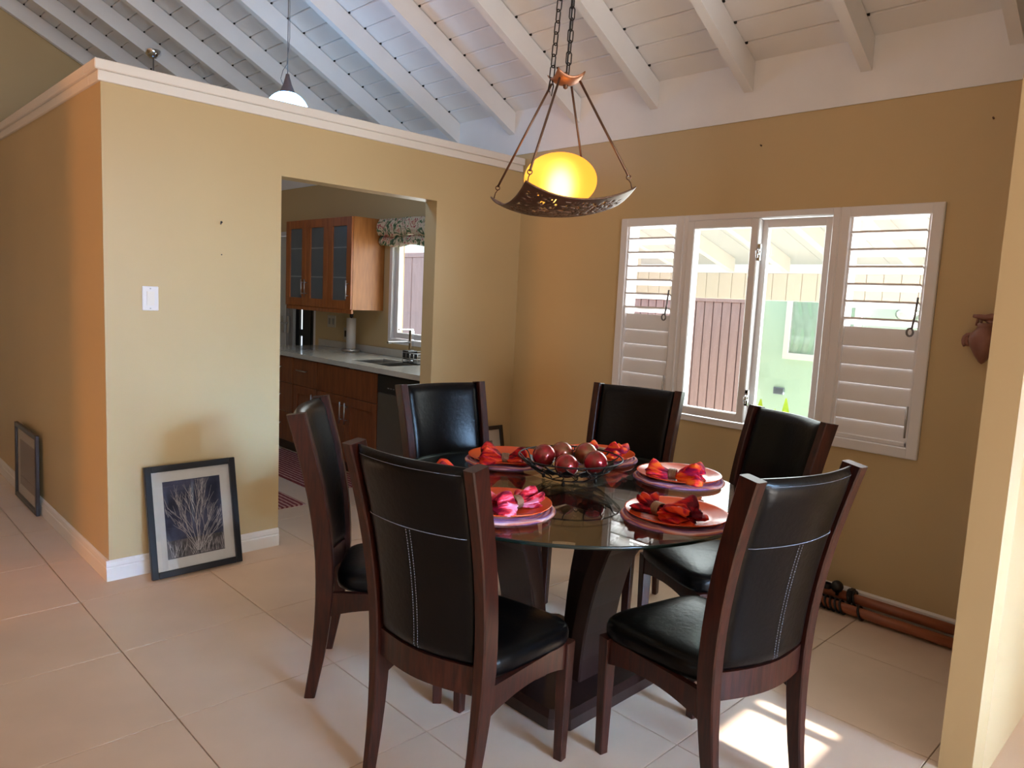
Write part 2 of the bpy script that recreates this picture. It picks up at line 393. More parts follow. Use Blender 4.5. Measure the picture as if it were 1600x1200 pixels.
struct(MB().box((XM, 2.3, -.2), (XM+.15, 3.6, 1.62)).build('wall_courtyard', MINT))
struct(MB().box((XM, -6, 1.62), (XM+.15, 3.6, 2.3)).build('wall_courtyard', WHITE), 'white upper band of the courtyard wall')
fa = thing('fascia', 'white boarded fascia under the roof beams outside the window', 'fascia', (5.04, 0, 1.553))
fm = MB().box((0, .002, 0), (.022, .128, .235), .004).mesh('board', WHITE)
for k in range(-26, 22): link('board', fm, fa, loc=(0, k*.13, 0))
MB().box((.022, -3.4, .0), (.045, 2.86, .235)).build('backing_board', WHITE, fa)
# translucent patio roof on beams
m = bpy.data.materials.new('translucent_roof_sheet'); m.use_nodes = True; nt = m.node_tree; nt.nodes.clear()
o_ = nt.nodes.new('ShaderNodeOutputMaterial'); mx = nt.nodes.new('ShaderNodeMixShader'); a_ = nt.nodes.new('ShaderNodeBsdfTranslucent'); d_ = nt.nodes.new('ShaderNodeBsdfDiffuse')
a_.inputs[0].default_value = (.30, .30, .30, 1); d_.inputs[0].default_value = (.85, .85, .85, 1); mx.inputs[0].default_value = .6
nt.links.new(a_.outputs[0], mx.inputs[1]); nt.links.new(d_.outputs[0], mx.inputs[2]); nt.links.new(mx.outputs[0], o_.inputs[0])
rf = thing('patio_roof', 'white patio roof sheets sloping down outside the dining window', 'roof', (0, 0, 0))
zb_ = lambda x: 1.796+.26*(5.03-x)
for k in range(-7, 6):
    y = -.13+k*.515
    MB().sweep([[(2.90, q, zb_(2.90)+.122), (5.20, q, zb_(5.20)+.122), (5.20, q, zb_(5.20)+.137), (2.90, q, zb_(2.90)+.137)] for q in (y+.002, y+.513)]).build('roof_sheet', m, rf)
rbm = MB().sweep([[(x, -.03, zb_(x)), (x, .03, zb_(x)), (x, .03, zb_(x)+.12), (x, -.03, zb_(x)+.12)] for x in (2.90, 5.03)]).mesh('beam', WHITE)
for k in range(-6, 6):
    o = link('roof_beam', rbm, loc=(0, -.385+.515*k, 0)); tag(o, 'white sloping roof beam outside above the courtyard', 'beam', 'white beams under the patio roof')
wn = thing('neighbour_window', 'small white window with a crinkled curtain in the mint wall', 'window', (XM, -.85, 1.0))
frame_ring(MB(), -.04, .02, -.36, .36, 0, .70, .06).build('window_frame', UPVC, wn)
cb = MB(); cb.grid(lambda u, v: (-.004+.012*math.sin(u*38+2*math.sin(v*5))*(.6+.4*math.sin(v*9)), -.30+.6*u, .06+.58*v), 60, 16)
cb.build('curtain', mat('pale_curtain', (196, 216, 205), .8, noise_amt=.15, noise_scale=14), wn, fix=False)
MB().box((-.03, -.31, .05), (-.026, .31, .65)).build('pane', GLASS, wn)
vt = thing('wall_vent', 'small grey vent block low on the mint wall', 'vent', (XM, -.475, .67))
MB().box((-.02, -.055, -.035), (0, .055, .035), .004).build('vent_frame', mat('grey_plastic', (128, 138, 150), .6), vt)
for k in range(4): MB().box((-.026, -.045, -.026+k*.015), (-.018, .045, -.018+k*.015)).build('slat', mat('grey_plastic_2', (100, 108, 122), .6), vt)
lp = thing('bulkhead_lamp', 'oval bulkhead lamp on the mint wall seen through the right louvres', 'lamp', (XM, -1.59, 1.49))
b = MB(); b.lathe([(.10, 0), (.10, .02), (.085, .04)], 20)
o = b.build('lamp_rim', METAL, lp); o.rotation_euler = (0, -PI/2, 0); o.scale = (.65, 1, 1)
b = MB(); b.lathe([(.085, .035), (.075, .055), (.045, .07), (.001, .075)], 20)
o = b.build('lamp_glass', mat('frosted_white', (205, 210, 205), .4), lp); o.rotation_euler = (0, -PI/2, 0); o.scale = (.65, 1, 1)
PLANT = mat('lime_leaf', (190, 222, 60), .5, noise_amt=.25, noise_scale=10)
for i, (x, y, zt, nl, lab) in enumerate(((5.0, -.77, .68, 5, 'yellow green leafy plant behind the window latch, leftmost of three'), (5.0, -1.03, .72, 7, 'yellow green leafy plant by the mint wall, middle of three'),
                                    (5.0, -1.34, .66, 6, 'yellow green leafy plant by the mint wall, rightmost of three'))):
    pt = thing('plant', lab, 'plant', (x, y, -.12), group='courtyard plants')
    MB().tube([(0, 0, 0), (.01, 0, .3)], [.02, .014], 6).build('stem', mat('green_stem', (110, 140, 60), .6), pt)
    for k in range(nl):
        a = k*2.4+i; R = .10+.05*random.random(); H = zt+.12-(.0 if k == 0 else .08+.14*random.random())
        if k == 0: R = .03
        lf = MB()
        def fn(u, v, a=a, R=R, H=H):
            wd = .055*math.sin(PI*min(1, v*.92+.05))*(u-.5)*2
            r = R*v*v if R > .05 else R*v; z = .25+(H-.25)*v
            return (.01+r*math.cos(a)-wd*math.sin(a), r*math.sin(a)+wd*math.cos(a), z+.02*abs(u-.5))
        lf.grid(fn, 2, 8); lf.build('leaf', PLANT, pt, fix=False)

# ------------------------------------------------------------------ dining table
TCX, TCY = 1.065, -1.985
tb = thing('dining_table', 'round glass dining table on a dark wood base of four curved slabs', 'table', (TCX, TCY, 0))
TR = .705
b = MB(); b.lathe([(.001, .750), (TR-.003, .750)], 72, smooth=False); b.lathe([(TR-.003, .762), (.001, .762)], 72, smooth=False)
gt = b.build('glass_top', TABLEGLASS, tb, fix=False)
for p_ in gt.data.polygons: pass
bm = bmesh.new(); bm.from_mesh(gt.data)
for f in bm.faces:
    if (f.normal.z > 0) != (f.calc_center_median().z > .756): f.normal_flip()
bm.to_mesh(gt.data); bm.free()
MB().lathe([(TR-.003, .750), (TR, .753), (TR, .759), (TR-.003, .762)], 72).build('glass_rim', GLASSEDGE, tb, 'dark green polished rim')
prof = [(.065, .200), (.15, .205), (.25, .216), (.36, .235), (.47, .262), (.58, .300), (.67, .342), (.748, .395)]
for k in range(4):
    b = MB(); secs = []
    for i, (z, r) in enumerate(prof):
        th = .055+.012*(z/.75); hw = .085+.012*z/.75
        a = k*PI/2; ca, sa = math.cos(a), math.sin(a)
        loop = [(r-th, -hw), (r-.006, -hw), (r, -hw+.006), (r, hw-.006), (r-.006, hw), (r-th, hw)]
        secs.append([(x*ca-y*sa, x*sa+y*ca, z) for x, y in loop])
    b.sweep(secs); b.build('curved_slab', ESPRESSO, tb)
b = MB(); b.box((-.33, -.045, .70), (.33, .045, .7485), .004); b.build('top_rail', ESPRESSO, tb)
b = MB(); b.box((-.045, -.33, .701), (.045, .33, .7475), .004); b.build('top_rail', ESPRESSO, tb)
def octo(h, c, z): return [(h, -h+c, z), (h, h-c, z), (h-c, h, z), (-h+c, h, z), (-h, h-c, z), (-h, -h+c, z), (-h+c, -h, z), (h-c, -h, z)]
b = MB(); b.sweep([octo(.315, .055, 0), octo(.32, .055, .004), octo(.32, .055, .045), octo(.30, .05, .065)]); b.build('plinth', ESPRESSO, tb)

# ------------------------------------------------------------------ chairs
def post_y(z):
    P = [(0, -.245), (.2, -.212), (.42, -.195), (.6, -.203), (.8, -.235), (1.044, -.298), (1.2, -.34)]
    for i in range(len(P)-1):
        if P[i][0] <= z <= P[i+1][0]:
            t = (z-P[i][0])/(P[i+1][0]-P[i][0])
            m0 = (P[min(i+1, len(P)-1)][1]-P[max(i-1, 0)][1])/(P[min(i+1, len(P)-1)][0]-P[max(i-1, 0)][0])
            m1 = (P[min(i+2, len(P)-1)][1]-P[i][1])/(P[min(i+2, len(P)-1)][0]-P[i][0]); h = P[i+1][0]-P[i][0]
            return (2*t**3-3*t*t+1)*P[i][1]+(t**3-2*t*t+t)*h*m0+(-2*t**3+3*t*t)*P[i+1][1]+(t**3-t*t)*h*m1
    return P[-1][1]
def post_x(z): return .186+(.222-.186)*min(1, z/1.044)
def make_chair(label):
    t = thing('dining_chair', label, 'chair', group='dining chairs around the glass table')
    HT = 1.044
    for s in (-1, 1):
        b = MB(); secs = []
        for i in range(15):
            z = HT*i/14; x = s*post_x(z); y = post_y(z); k = min(1, .62+.38*z/.42)
            hx, hy, c = .019*k, .031*k, .004
            tilt = .014 if i == 14 else 0
            secs.append([(x+dx, y+dy, z+(tilt*(dy/.031)*.3)) for dx, dy in ((-hx+c, -hy), (hx-c, -hy), (hx, -hy+c), (hx, hy-c), (hx-c, hy), (-hx+c, hy), (-hx, hy-c), (-hx, -hy+c))])
        b.sweep(secs); b.build('back_post', WOOD, t)
        b = MB(); secs = []
        for z, k in ((0, .72), (.2, .86), (.40, 1)):
            x = s*.212; y = .215; h = .022*k; c = .003
            secs.append([(x+dx, y+dy, z) for dx, dy in ((-h+c, -h), (h-c, -h), (h, -h+c), (h, h-c), (h-c, h), (-h+c, h), (-h, h-c), (-h, -h+c))])
        b.sweep(secs); b.build('front_leg', WOOD, t)
        # side apron with an arched lower edge
        b = MB(); secs = []
        for i in range(11):
            u = i/10; y = -.175+u*.37; x = s*(.196+u*.016); zb = .315+.028*math.sin(PI*u)**.8
            secs.append([(x-.011, y, zb), (x+.011, y, zb), (x+.011, y, .402), (x-.011, y, .402)])
        b.sweep(secs); b.build('side_apron', WOOD, t)
    b = MB(); secs = []
    for i in range(11):
        u = i/10; x = -.192+u*.384; zb = .318+.026*math.sin(PI*u)**.8
        secs.append([(x, .210, zb), (x, .232, zb), (x, .232, .402), (x, .210, .402)])
    b.sweep(secs); b.build('front_apron', WOOD, t)
    bow = lambda u: -.034*math.sin(PI*u)
    b = MB(); secs = []
    for i in range(13):
        u = i/12; x = (-.186+.372*u); y = post_y(.42)+bow(u)
        secs.append([(x, y-.014, .385), (x, y+.014, .385), (x, y+.014+.0, .468), (x, y-.014, .468)])
    b.sweep(secs); b.build('back_rail', WOOD, t)
    # upholstered back: front and rear skins with rolled edges
    Z0, Z1 = .466, 1.040
    def back(u, v, side):
        z = Z0+(Z1-Z0)*v; hw = post_x(z)-.0185; x = (2*u-1)*hw
        e = min(1, (1-abs(2*u-1))*7)**.5
        tp = min(1, (1-v)*16)**.5; bt = min(1, v*22)**.5
        th = .021*e*tp*bt+.003
        return (x, post_y(z)+bow(u)+side*th, z+(.006*tp if v > .9 else 0))
    b = MB()
    nu, nv = 20, 26
    loop = []
    secs = []
    for j in range(nv+1):
        v = j/nv
        secs.append([back(i/nu, v, 1) for i in range(nu+1)]+[back(1-i/nu, v, -1) for i in range(nu+1)])
    b.sweep(secs, True, True, True); b.build('back_cushion', LEATHER, t)
    # stitched seams on the rear
    sv = (.845-Z0)/(Z1-Z0)
    def rear(u, z, off=.0012):
        p_ = back(u, (z-Z0)/(Z1-Z0), -1); return (p_[0], p_[1]-off, p_[2])
    MB().tube([rear(u/24, .842) for u in range(1, 24)], .0011, 5).build('seam', THREAD, t, 'curved pale seam line')
    for du in (-.018, .018):
        b = MB()
        for k in range(44):
            z = .484+k*.0081
            b.tube([rear(.5+du, z), rear(.5+du, z+.0045)], .0009, 4)
        b.build('stitching', THREAD, t)
    MB().tube([back(u/24, .985, 0) if False else (lambda q: (q[0], q[1]-.0006, q[2]))(back(u/24, .955, -1)) for u in range(1, 24)], .0006, 4).build('seam', THREAD, t)
    # seat cushion
    def seat(u, v):
        y = -.170+v*.432; hw = .178+(.242-.178)*min(1, v*1.05)
        return (2*u-1)*hw, y
    b = MB(); secs = []
    n = 40
    def outline(s_, z):
        pts = []
        for k in range(n):
            a = 2*PI*k/n; e = 5.0
            c_, s2 = math.cos(a), math.sin(a)
            x = math.copysign(abs(c_)**(2/e), c_); y = math.copysign(abs(s2)**(2/e), s2)
            v = (y*s_+1)/2
            hw = .184+.058*v
            pts.append((x*s_*hw, -.170+.430*v, z))
        return pts
    for s_, z in ((.93, .397), (.985, .400), (1.0, .412), (1.0, .432), (.985, .446), (.95, .455), (.85, .462), (.6, .468), (.3, .470), (.02, .471)):
        secs.append(outline(s_, z))
    b.sweep(secs, True, True, True); b.build('seat_cushion', LEATHER, t)
    return t
CH = [(.417, -2.204, 9.9, 'dark chair nearest on the left, its back turned to the viewer'),
      (.964, -2.693, 78.8, 'dark chair nearest on the right, pale stitching on its blue-lit back'),
      (.539, -1.563, -40.0, 'dark chair at far left of the table, seen side-on beside the kitchen opening'),
      (1.158, -1.349, -96.0, 'dark chair facing the viewer in front of the kitchen opening'),
      (1.771, -1.660, -165.8, 'dark chair facing the viewer below the left louvred panel'),
      (1.651, -2.338, 154.5, 'dark chair with its back to the sashes of the dining window')]
ch0 = None
for x, y, a, lab in CH:
    if ch0 is None: o = ch0 = make_chair(lab)
    else: o = copy_tree(ch0); o['label'] = lab
    o.location = (x, y, 0); o.rotation_euler = (0, 0, math.radians(a)-PI/2)

# ------------------------------------------------------------------ place settings
def ring_mat():
    m = bpy.data.materials.new('woven_rings'); m.use_nodes = True; nt = m.node_tree; b = nt.nodes['Principled BSDF']; b.inputs['Roughness'].default_value = .85
    tc = nt.nodes.new('ShaderNodeTexCoord'); ln_ = nt.nodes.new('ShaderNodeVectorMath'); ln_.operation = 'LENGTH'
    nt.links.new(tc.outputs['Object'], ln_.inputs[0])
    n = nt.nodes.new('ShaderNodeTexNoise'); n.inputs['Scale'].default_value = 7
    nt.links.new(tc.outputs['Object'], n.inputs['Vector'])
    ml = nt.nodes.new('ShaderNodeMath'); ml.operation = 'MULTIPLY_ADD'; ml.inputs[1].default_value = 34
    nt.links.new(ln_.outputs['Value'], ml.inputs[0])
    m2 = nt.nodes.new('ShaderNodeMath'); m2.operation = 'MULTIPLY'; m2.inputs[1].default_value = 1.3
    nt.links.new(n.outputs[0], m2.inputs[0]); nt.links.new(m2.outputs[0], ml.inputs[2])
    fr = nt.nodes.new('ShaderNodeMath'); fr.operation = 'FRACT'; nt.links.new(ml.outputs[0], fr.inputs[0])
    r = nt.nodes.new('ShaderNodeValToRGB'); cr = r.color_ramp
    cols = [(0, (112, 70, 120)), (.2, (206, 150, 160)), (.38, (178, 90, 92)), (.55, (134, 108, 168)), (.72, (220, 180, 176)), (.88, (190, 104, 70)), (1, (112, 70, 120))]
    while len(cr.elements) < len(cols): cr.elements.new(.5)
    for e, (p_, c_) in zip(cr.elements, cols): e.position = p_; e.color = (*lin(c_), 1)
    nt.links.new(fr.outputs[0], r.inputs[0]); nt.links.new(r.outputs[0], b.inputs['Base Color'])
    v = nt.nodes.new('ShaderNodeTexNoise'); v.inputs['Scale'].default_value = 180; nt.links.new(tc.outputs['Object'], v.inputs['Vector'])
    bp = nt.nodes.new('ShaderNodeBump'); bp.inputs['Strength'].default_value = .5; bp.inputs['Distance'].default_value = .003
    nt.links.new(v.outputs[0], bp.inputs['Height']); nt.links.new(bp.outputs[0], b.inputs['Normal'])
    return m
WOVEN = ring_mat()
PLATE = mat('orange_lacquer', (226, 84, 34), .22, noise_amt=.08, noise_scale=5)
def napkin_mat(name, c1, c2, c3):
    m = bpy.data.materials.new(name); m.use_nodes = True; nt = m.node_tree; b = nt.nodes['Principled BSDF']; b.inputs['Roughness'].default_value = .6
    b.inputs['Specular IOR Level'].default_value = .2
    tc = nt.nodes.new('ShaderNodeTexCoord'); n = nt.nodes.new('ShaderNodeTexNoise'); n.inputs['Scale'].default_value = 22; n.inputs['Detail'].default_value = 3
    mp = nt.nodes.new('ShaderNodeMapping'); mp.inputs['Scale'].default_value = (.5, 1.6, 1.6); nt.links.new(tc.outputs['Object'], mp.inputs[0]); nt.links.new(mp.outputs[0], n.inputs['Vector'])
    r = nt.nodes.new('ShaderNodeValToRGB'); cr = r.color_ramp; cr.elements.new(.5)
    for e, p_, c_ in zip(cr.elements, (.40, .5, .60), (c1, c2, c3)): e.position = p_; e.color = (*lin(c_), 1)
    nt.links.new(n.outputs[0], r.inputs[0]); nt.links.new(r.outputs[0], b.inputs['Base Color'])
    return m
NAP = [napkin_mat('red_napkin', (96, 8, 28), (190, 16, 34), (226, 70, 30)), napkin_mat('orange_napkin', (140, 10, 56), (236, 36, 44), (250, 110, 30)), napkin_mat('pink_napkin', (120, 6, 38), (236, 44, 62), (244, 150, 180))]
RINGM = mat('beaded_bronze', (150, 112, 84), .4, .5, bump=.6, bump_scale=260)
ZT_ = .762
pl = []
for k in range(10):
    r0 = .186*(1-k/10.0)
    pl += [(r0, 0.0025), (r0-.004, .007), (r0-.010, .0095), (r0-.016, .007)]
matm = MB().lathe([(.186, 0)]+pl+[(.0012, .006)], 64).lathe([(.186, 0), (.0012, 0)], 64).mesh('placemat', WOVEN)
platem = MB().lathe([(.002, .004), (.11, .004), (.122, .008), (.168, .017), (.172, .019), (.1725, .017), (.168, .0135), (.123, .003), (.11, 0), (.002, 0)], 64).mesh('charger_plate', PLATE)
def napkin(seed, m, big=.115, small=.07):
    rnd = random.Random(seed); ph = [rnd.random()*6.28 for _ in range(6)]
    N = 56; secs = []
    S = 30
    for i in range(S+1):
        x = -small+(big+small)*i/S
        t = x/big if x > 0 else -x/small
        r = .014+(.033 if x > 0 else .024)*min(1, t*1.25)**.75
        if t > .85: r *= 1-.25*(t-.85)/.15
        if t < .16: r = .0145
        loop = []
        fold = .5*min(1, t*1.8)
        for k in range(N):
            a = 2*PI*k/N
            rr = r*(1+fold*math.sin(5*a+ph[0]+2.2*x/.1)*.8+fold*.6*math.sin(9*a+ph[1]-x*18)+fold*.35*math.sin(13*a+ph[2]+x*30))
            wob = .010*t*math.sin(3*a+ph[3])
            y = rr*math.cos(a)*1.25+.010*t*math.sin(ph[4]+x*14); z = rr*math.sin(a)*.85
            loop.append((x+wob, y, z+max(.017, r*.62)))
        secs.append([(p_[0], p_[1], max(.004, p_[2])) for p_ in loop])
    b = MB(); b.sweep(secs, True, False, True)
    # drawn-in ends: folds run back inside
    for e, sgn in ((secs[0], 1), (secs[-1], -1)):
        cx = sum(p_[0] for p_ in e)/N; cy = sum(p_[1] for p_ in e)/N; cz = sum(p_[2] for p_ in e)/N
        rings = [e]
        for q, d in ((.72, .012), (.4, .03), (.05, .035)):
            rings.append([(p_[0]+sgn*d, cy+(p_[1]-cy)*q, cz+(p_[2]-cz)*q) for p_ in e])
        b.sweep(rings, True, False, True)
    return b.mesh('napkin', m)
rgm = MB()
for k in range(7):
    rgm.tube([((-.013+k*.0043), (.0215+.0006*(k % 2))*math.cos(a)*1.06, (.0200+.0006*(k % 2))*math.sin(a)) for a in [2*PI*i/28 for i in range(28)]], .0026, 6, True)
rgm = rgm.mesh('napkin_ring', RINGM, False)
SET = [  # plate centre, ring point, direction of the large bunch, seed, cloth, words
    ((.637, -2.078), (.645, -2.140), 183, 1, 2, 'in front of the nearest left chair', (.125, .09)),
    ((1.048, -2.500), (.985, -2.470), 262, 2, 0, 'in front of the nearest right chair', (.142, .07)),
    ((1.540, -2.190), (1.455, -2.215), 293, 3, 1, 'in front of the chair by the window sashes', (.12, .10)),
    ((1.165, -1.560), (1.075, -1.640), 132, 4, 0, 'in front of the chair by the kitchen opening', (.10, .08)),
    ((1.560, -1.740), (1.530, -1.790), 285, 5, 1, 'in front of the chair under the left louvres', (.10, .08)),
    ((.672, -1.705), (.735, -1.760), 140, 6, 0, 'half hidden behind the nearest left chair', (.10, .08))]
for (px, py), (rx, ry), a, sd, nm, wd, (bg, sm) in SET:
    k = random.random()*6
    tag(link('placemat', matm, loc=(px, py, ZT_), rot=(0, 0, k)), 'round purple and pink woven placemat '+wd, 'placemat', 'placemats on the glass table')
    tag(link('charger_plate', platem, loc=(px, py, ZT_+.0098)), 'orange charger plate '+wd, 'plate', 'orange plates on the placemats')
    zz = ZT_+.0098+.004
    tag(link('napkin', napkin(sd, NAP[nm], bg, sm), loc=(rx, ry, zz), rot=(0, 0, math.radians(a))), 'bunched red napkin '+wd, 'napkin', 'napkins on the plates')
    tag(link('napkin_ring', rgm, loc=(rx, ry, zz+.0228), rot=(0, 0, math.radians(a))), 'beaded napkin ring '+wd, 'napkin ring', 'napkin rings')

# wire bowl and ornaments
BX, BY = 1.125, -1.955
wb = thing('wire_bowl', 'black wire bowl of scrolls and leaves in the middle of the table', 'bowl', (BX, BY, ZT_))
circ = lambda r, z, n=40: [(r*math.cos(2*PI*i/n), r*math.sin(2*PI*i/n), z) for i in range(n)]
MB().tube(circ(.205, .098, 48), .0032, 6, True).build('rim', IRON, wb)
MB().tube(circ(.105, .022, 32), .0028, 6, True).build('base_ring', IRON, wb)
MB().tube(circ(.160, .058, 40), .0018, 5, True).build('middle_ring', IRON, wb)
sp = [(.03+.075*i/5, .022) for i in range(6)]
b = MB()
for k in range(6):
    a = k*PI/3; b.tube([(0, 0, .022), (.105*math.cos(a), .105*math.sin(a), .022)], .002, 5)
b.build('base_spokes', IRON, wb)
def bowlpt(a, t):
    r = .105+.100*t; z = .022+.076*t**1.15
    return (r*math.cos(a), r*math.sin(a), z)
ribm = MB()
ribm.tube([bowlpt(.16*math.sin(t/12*PI*1.6), t/12) for t in range(13)], .0026, 5)
ribm.tube([(lambda q, s: bowlpt(q, s))(.10+.07*math.cos(w_)*(1-w_/12), .52+.22*math.sin(w_)*(1-w_/12)) for w_ in [i*.45 for i in range(20)]], .0024, 5)
ribm = ribm.mesh('scroll', IRON, False)
lm = MB()
def leaf_fn(u, v):
    w_ = .8*math.sin(PI*v)*(u-.5)
    a = -.14+.16*w_*2; return tuple(Vector(bowlpt(a, .35+.42*v))+Vector((.003, 0, .002)))
lm.grid(leaf_fn, 2, 6); lm = lm.mesh('leaf', IRON, False)
for k in range(16):
    link('scroll', ribm, wb, rot=(0, 0, k*2*PI/16)); link('leaf', lm, wb, rot=(0, 0, k*2*PI/16))
b = MB()
for k in range(4):
    a = k*PI/2+.5; b.lathe([(.001, .0), (.006, .002), (.008, .008), (.006, .014), (.003, .022)], 10, (.105*math.cos(a), .105*math.sin(a), 0))
b.build('feet', IRON, wb)
def ball_mat(name, c1, c2):
    m = mat(name, c1, .16, .45, rgb2=c2, noise_scale=34); b = m.node_tree.nodes['Principled BSDF']
    b.inputs['Coat Weight'].default_value = .6
    n = m.node_tree.nodes.new('ShaderNodeTexNoise')
    return m
BR_, BG_ = ball_mat('crackled_red', (178, 24, 44), (118, 40, 26)), ball_mat('gold_flecked_red', (160, 50, 44), (122, 88, 50))
for (x, y, z), m_, lab in (((1.075, -1.860, .0), BR_, 'dark red ornament at the left of the wire bowl'), ((1.178, -1.862, 0), BG_, 'red and gold ornament at the back of the wire bowl'),
                        ((1.070, -1.985, 0), BR_, 'bright red ornament with a gold glint at the front of the wire bowl'), ((1.238, -1.940, 0), BG_, 'gold speckled ornament at the right rear of the wire bowl'),
                        ((1.165, -2.050, 0), BR_, 'magenta red ornament at the right front of the wire bowl')):
    d = math.hypot(x-BX, y-BY); zz = ZT_+.0255+.047+max(0, d-.07)*.45
    bb_ = MB(); bb_.lathe([(max(.0005, 0.047*math.sin(PI*i/16)), -0.047*math.cos(PI*i/16)) for i in range(17)], 24)
    o = tag(bb_.build('ornament_ball', m_), lab, 'ornament', 'ornaments in the wire bowl'); o.location = (x, y, zz); o.rotation_euler = (x*9, y*7, x*31)

# ------------------------------------------------------------------ chandelier over the table
cl = thing('chandelier', 'bronze chandelier, an amber globe in a pierced square dish hung by chains', 'lamp', (TCX-.052, TCY+.060, -.022))
vdir = Vector((.757, .653, 0)); rdir = Vector((.653, -.757, 0))
def cp(a, bq, z): q = rdir*a+vdir*bq; return (q.x, q.y, z)
R_ = .291; f0 = math.radians(21.8)
corner = [(-R_*math.cos(f0), R_*math.sin(f0)), (-R_*math.sin(f0), -R_*math.cos(f0)), (R_*math.cos(f0), -R_*math.sin(f0)), (R_*math.sin(f0), R_*math.cos(f0))]
def dish(u, v, sc_=1.0, zb=1.806, lift=.085):
    # bilinear square with four upswept corners
    A, B, D_, E_ = corner[0], corner[1], corner[3], corner[2]
    a = (A[0]*(1-u)+B[0]*u)*(1-v)+(D_[0]*(1-u)+E_[0]*u)*v; c = (A[1]*(1-u)+B[1]*u)*(1-v)+(D_[1]*(1-u)+E_[1]*u)*v
    x, y = 2*u-1, 2*v-1
    z = zb+lift*(.5*(x*x+y*y))**1.3+.045*a
    return cp(a*sc_, c*sc_, z)
n = 72
vv = [dish(i/n, j/n) for j in range(n+1) for i in range(n+1)]; ff = []
for j in range(n):
    for i in range(n):
        u, v = (i+.5)/n, (j+.5)/n
        q = noise.noise(Vector((u*16, v*16, 3.1)))+.6*noise.noise(Vector((u*27, v*27, 8.7)))
        edge = min(u, v, 1-u, 1-v)
        if edge > .05 and abs(q) < .13 and noise.noise(Vector((u*9, v*9, 20)))>-.3: continue
        ff.append((j*(n+1)+i, j*(n+1)+i+1, (j+1)*(n+1)+i+1, (j+1)*(n+1)+i))
b = MB(); b.add(vv, ff, True); o = b.build('pierced_dish', BRONZE, cl, fix=False)
md = o.modifiers.new('thick', 'SOLIDIFY'); md.thickness = .004
gl = MB(); gl.lathe([(max(.001, .135*math.sin(PI*i/24)), -.098*math.cos(PI*i/24)) for i in range(25)], 40)
m = bpy.data.materials.new('amber_frosted_glass'); m.use_nodes = True; nt = m.node_tree; nt.nodes.clear()
o_ = nt.nodes.new('ShaderNodeOutputMaterial'); mx = nt.nodes.new('ShaderNodeMixShader'); mx.inputs[0].default_value = .3
rfr = nt.nodes.new('ShaderNodeBsdfRefraction'); rfr.inputs['Color'].default_value = (1, .64, .24, 1); rfr.inputs['Roughness'].default_value = .72; rfr.inputs['IOR'].default_value = 1.35
tr = nt.nodes.new('ShaderNodeBsdfTranslucent'); tr.inputs[0].default_value = (1, .58, .12, 1)
em = nt.nodes.new('ShaderNodeEmission'); em.inputs[0].default_value = (1, .42, .05, 1); em.inputs[1].default_value = .38
ad = nt.nodes.new('ShaderNodeAddShader')
nt.links.new(rfr.outputs[0], mx.inputs[1]); nt.links.new(tr.outputs[0], mx.inputs[2]); nt.links.new(mx.outputs[0], ad.inputs[0]); nt.links.new(em.outputs[0], ad.inputs[1]); nt.links.new(ad.outputs[0], o_.inputs[0])
o = gl.build('amber_globe', m, cl); o.location = (0, 0, 1.932)
bl = MB(); bl.lathe([(max(.001, .036*math.sin(PI*i/12)), -.046*math.cos(PI*i/12)) for i in range(13)], 16)
o = bl.build('bulb', emit('hot_bulb', (255, 226, 170), 9), cl); o.location = (0, 0, 1.915)
TZ = 2.285
def plate(u, v):
    s = .25; x, y = 2*u-1, 2*v-1; p_ = dish(u, v, s, TZ, .045); return (p_[0], p_[1], TZ-.012+.04*(.5*(x*x+y*y))**1.2)
b = MB(); b.grid(plate, 10, 10); o = b.build('top_plate', mat('copper_bronze', (170, 118, 88), .4, .6), cl, fix=False)
md = o.modifiers.new('thick', 'SOLIDIFY'); md.thickness = .004
b = MB(); b.lathe([(.001, -.03), (.008, -.026), (.010, -.016), (.006, -.006), (.006, .03)], 12, (0, 0, TZ)); b.build('finial', BRONZE, cl)
for k, (a, c) in enumerate(corner):
    top = Vector(cp(a*.19, c*.19, TZ-.005)); z = 1.806+.085+.045*a
    bot = Vector(cp(a*.90, c*.90, z+.035))
    MB().tube([top, bot], .0045, 8).build('rod', BRONZE, cl)
    b = MB(); hk = [bot+Vector((0, 0, -.006-.012*i/6))+rdir*.009*math.sin(i*1.1) for i in range(7)]
    b.tube([tuple(bot+rdir*.008*math.cos(q)+Vector((0, 0, -.004+.008*math.sin(q)))) for q in [2*PI*i/10 for i in range(10)]], .0022, 6, True)
    b.tube([bot+Vector((0, 0, -.012)), Vector(cp(a*.93, c*.93, z+.012)), Vector(cp(a*.95, c*.95, z-.008))], .0022, 6)
    b.build('hook', BRONZE, cl)
def chain(p0, p1, name='chain_link', lab=None):
    p0, p1 = Vector(p0), Vector(p1); d = p1-p0; ll = .047; pitch = .0385; nn = int(d.length/pitch)
    lk = MB().tube([(.0105*math.cos(q), 0, (ll/2-.0105)*(1 if math.sin(q) >= 0 else -1)+.0105*math.sin(q)) for q in [2*PI*(i+.5)/12 for i in range(12)]], .0024, 6, True).mesh(name, mat('dark_chain', (46, 38, 36), .45, .6), False)
    quat = d.to_track_quat('Z', 'Y')
    for i in range(nn):
        o = link(name, lk, cl); o.location = p0+d*((i+.5)/nn)
        o.rotation_mode = 'QUATERNION'; from mathutils import Quaternion
        o.rotation_quaternion = quat @ Quaternion((0, 0, 1), (PI/2*(i % 2))+.5)
ch_l = cp(-.052, 0, TZ+.01)
chain(cp(0.005, 0, TZ+.02), cp(.03, 0, 3.47))
chain(ch_l, cp(.012, .03, 3.47))
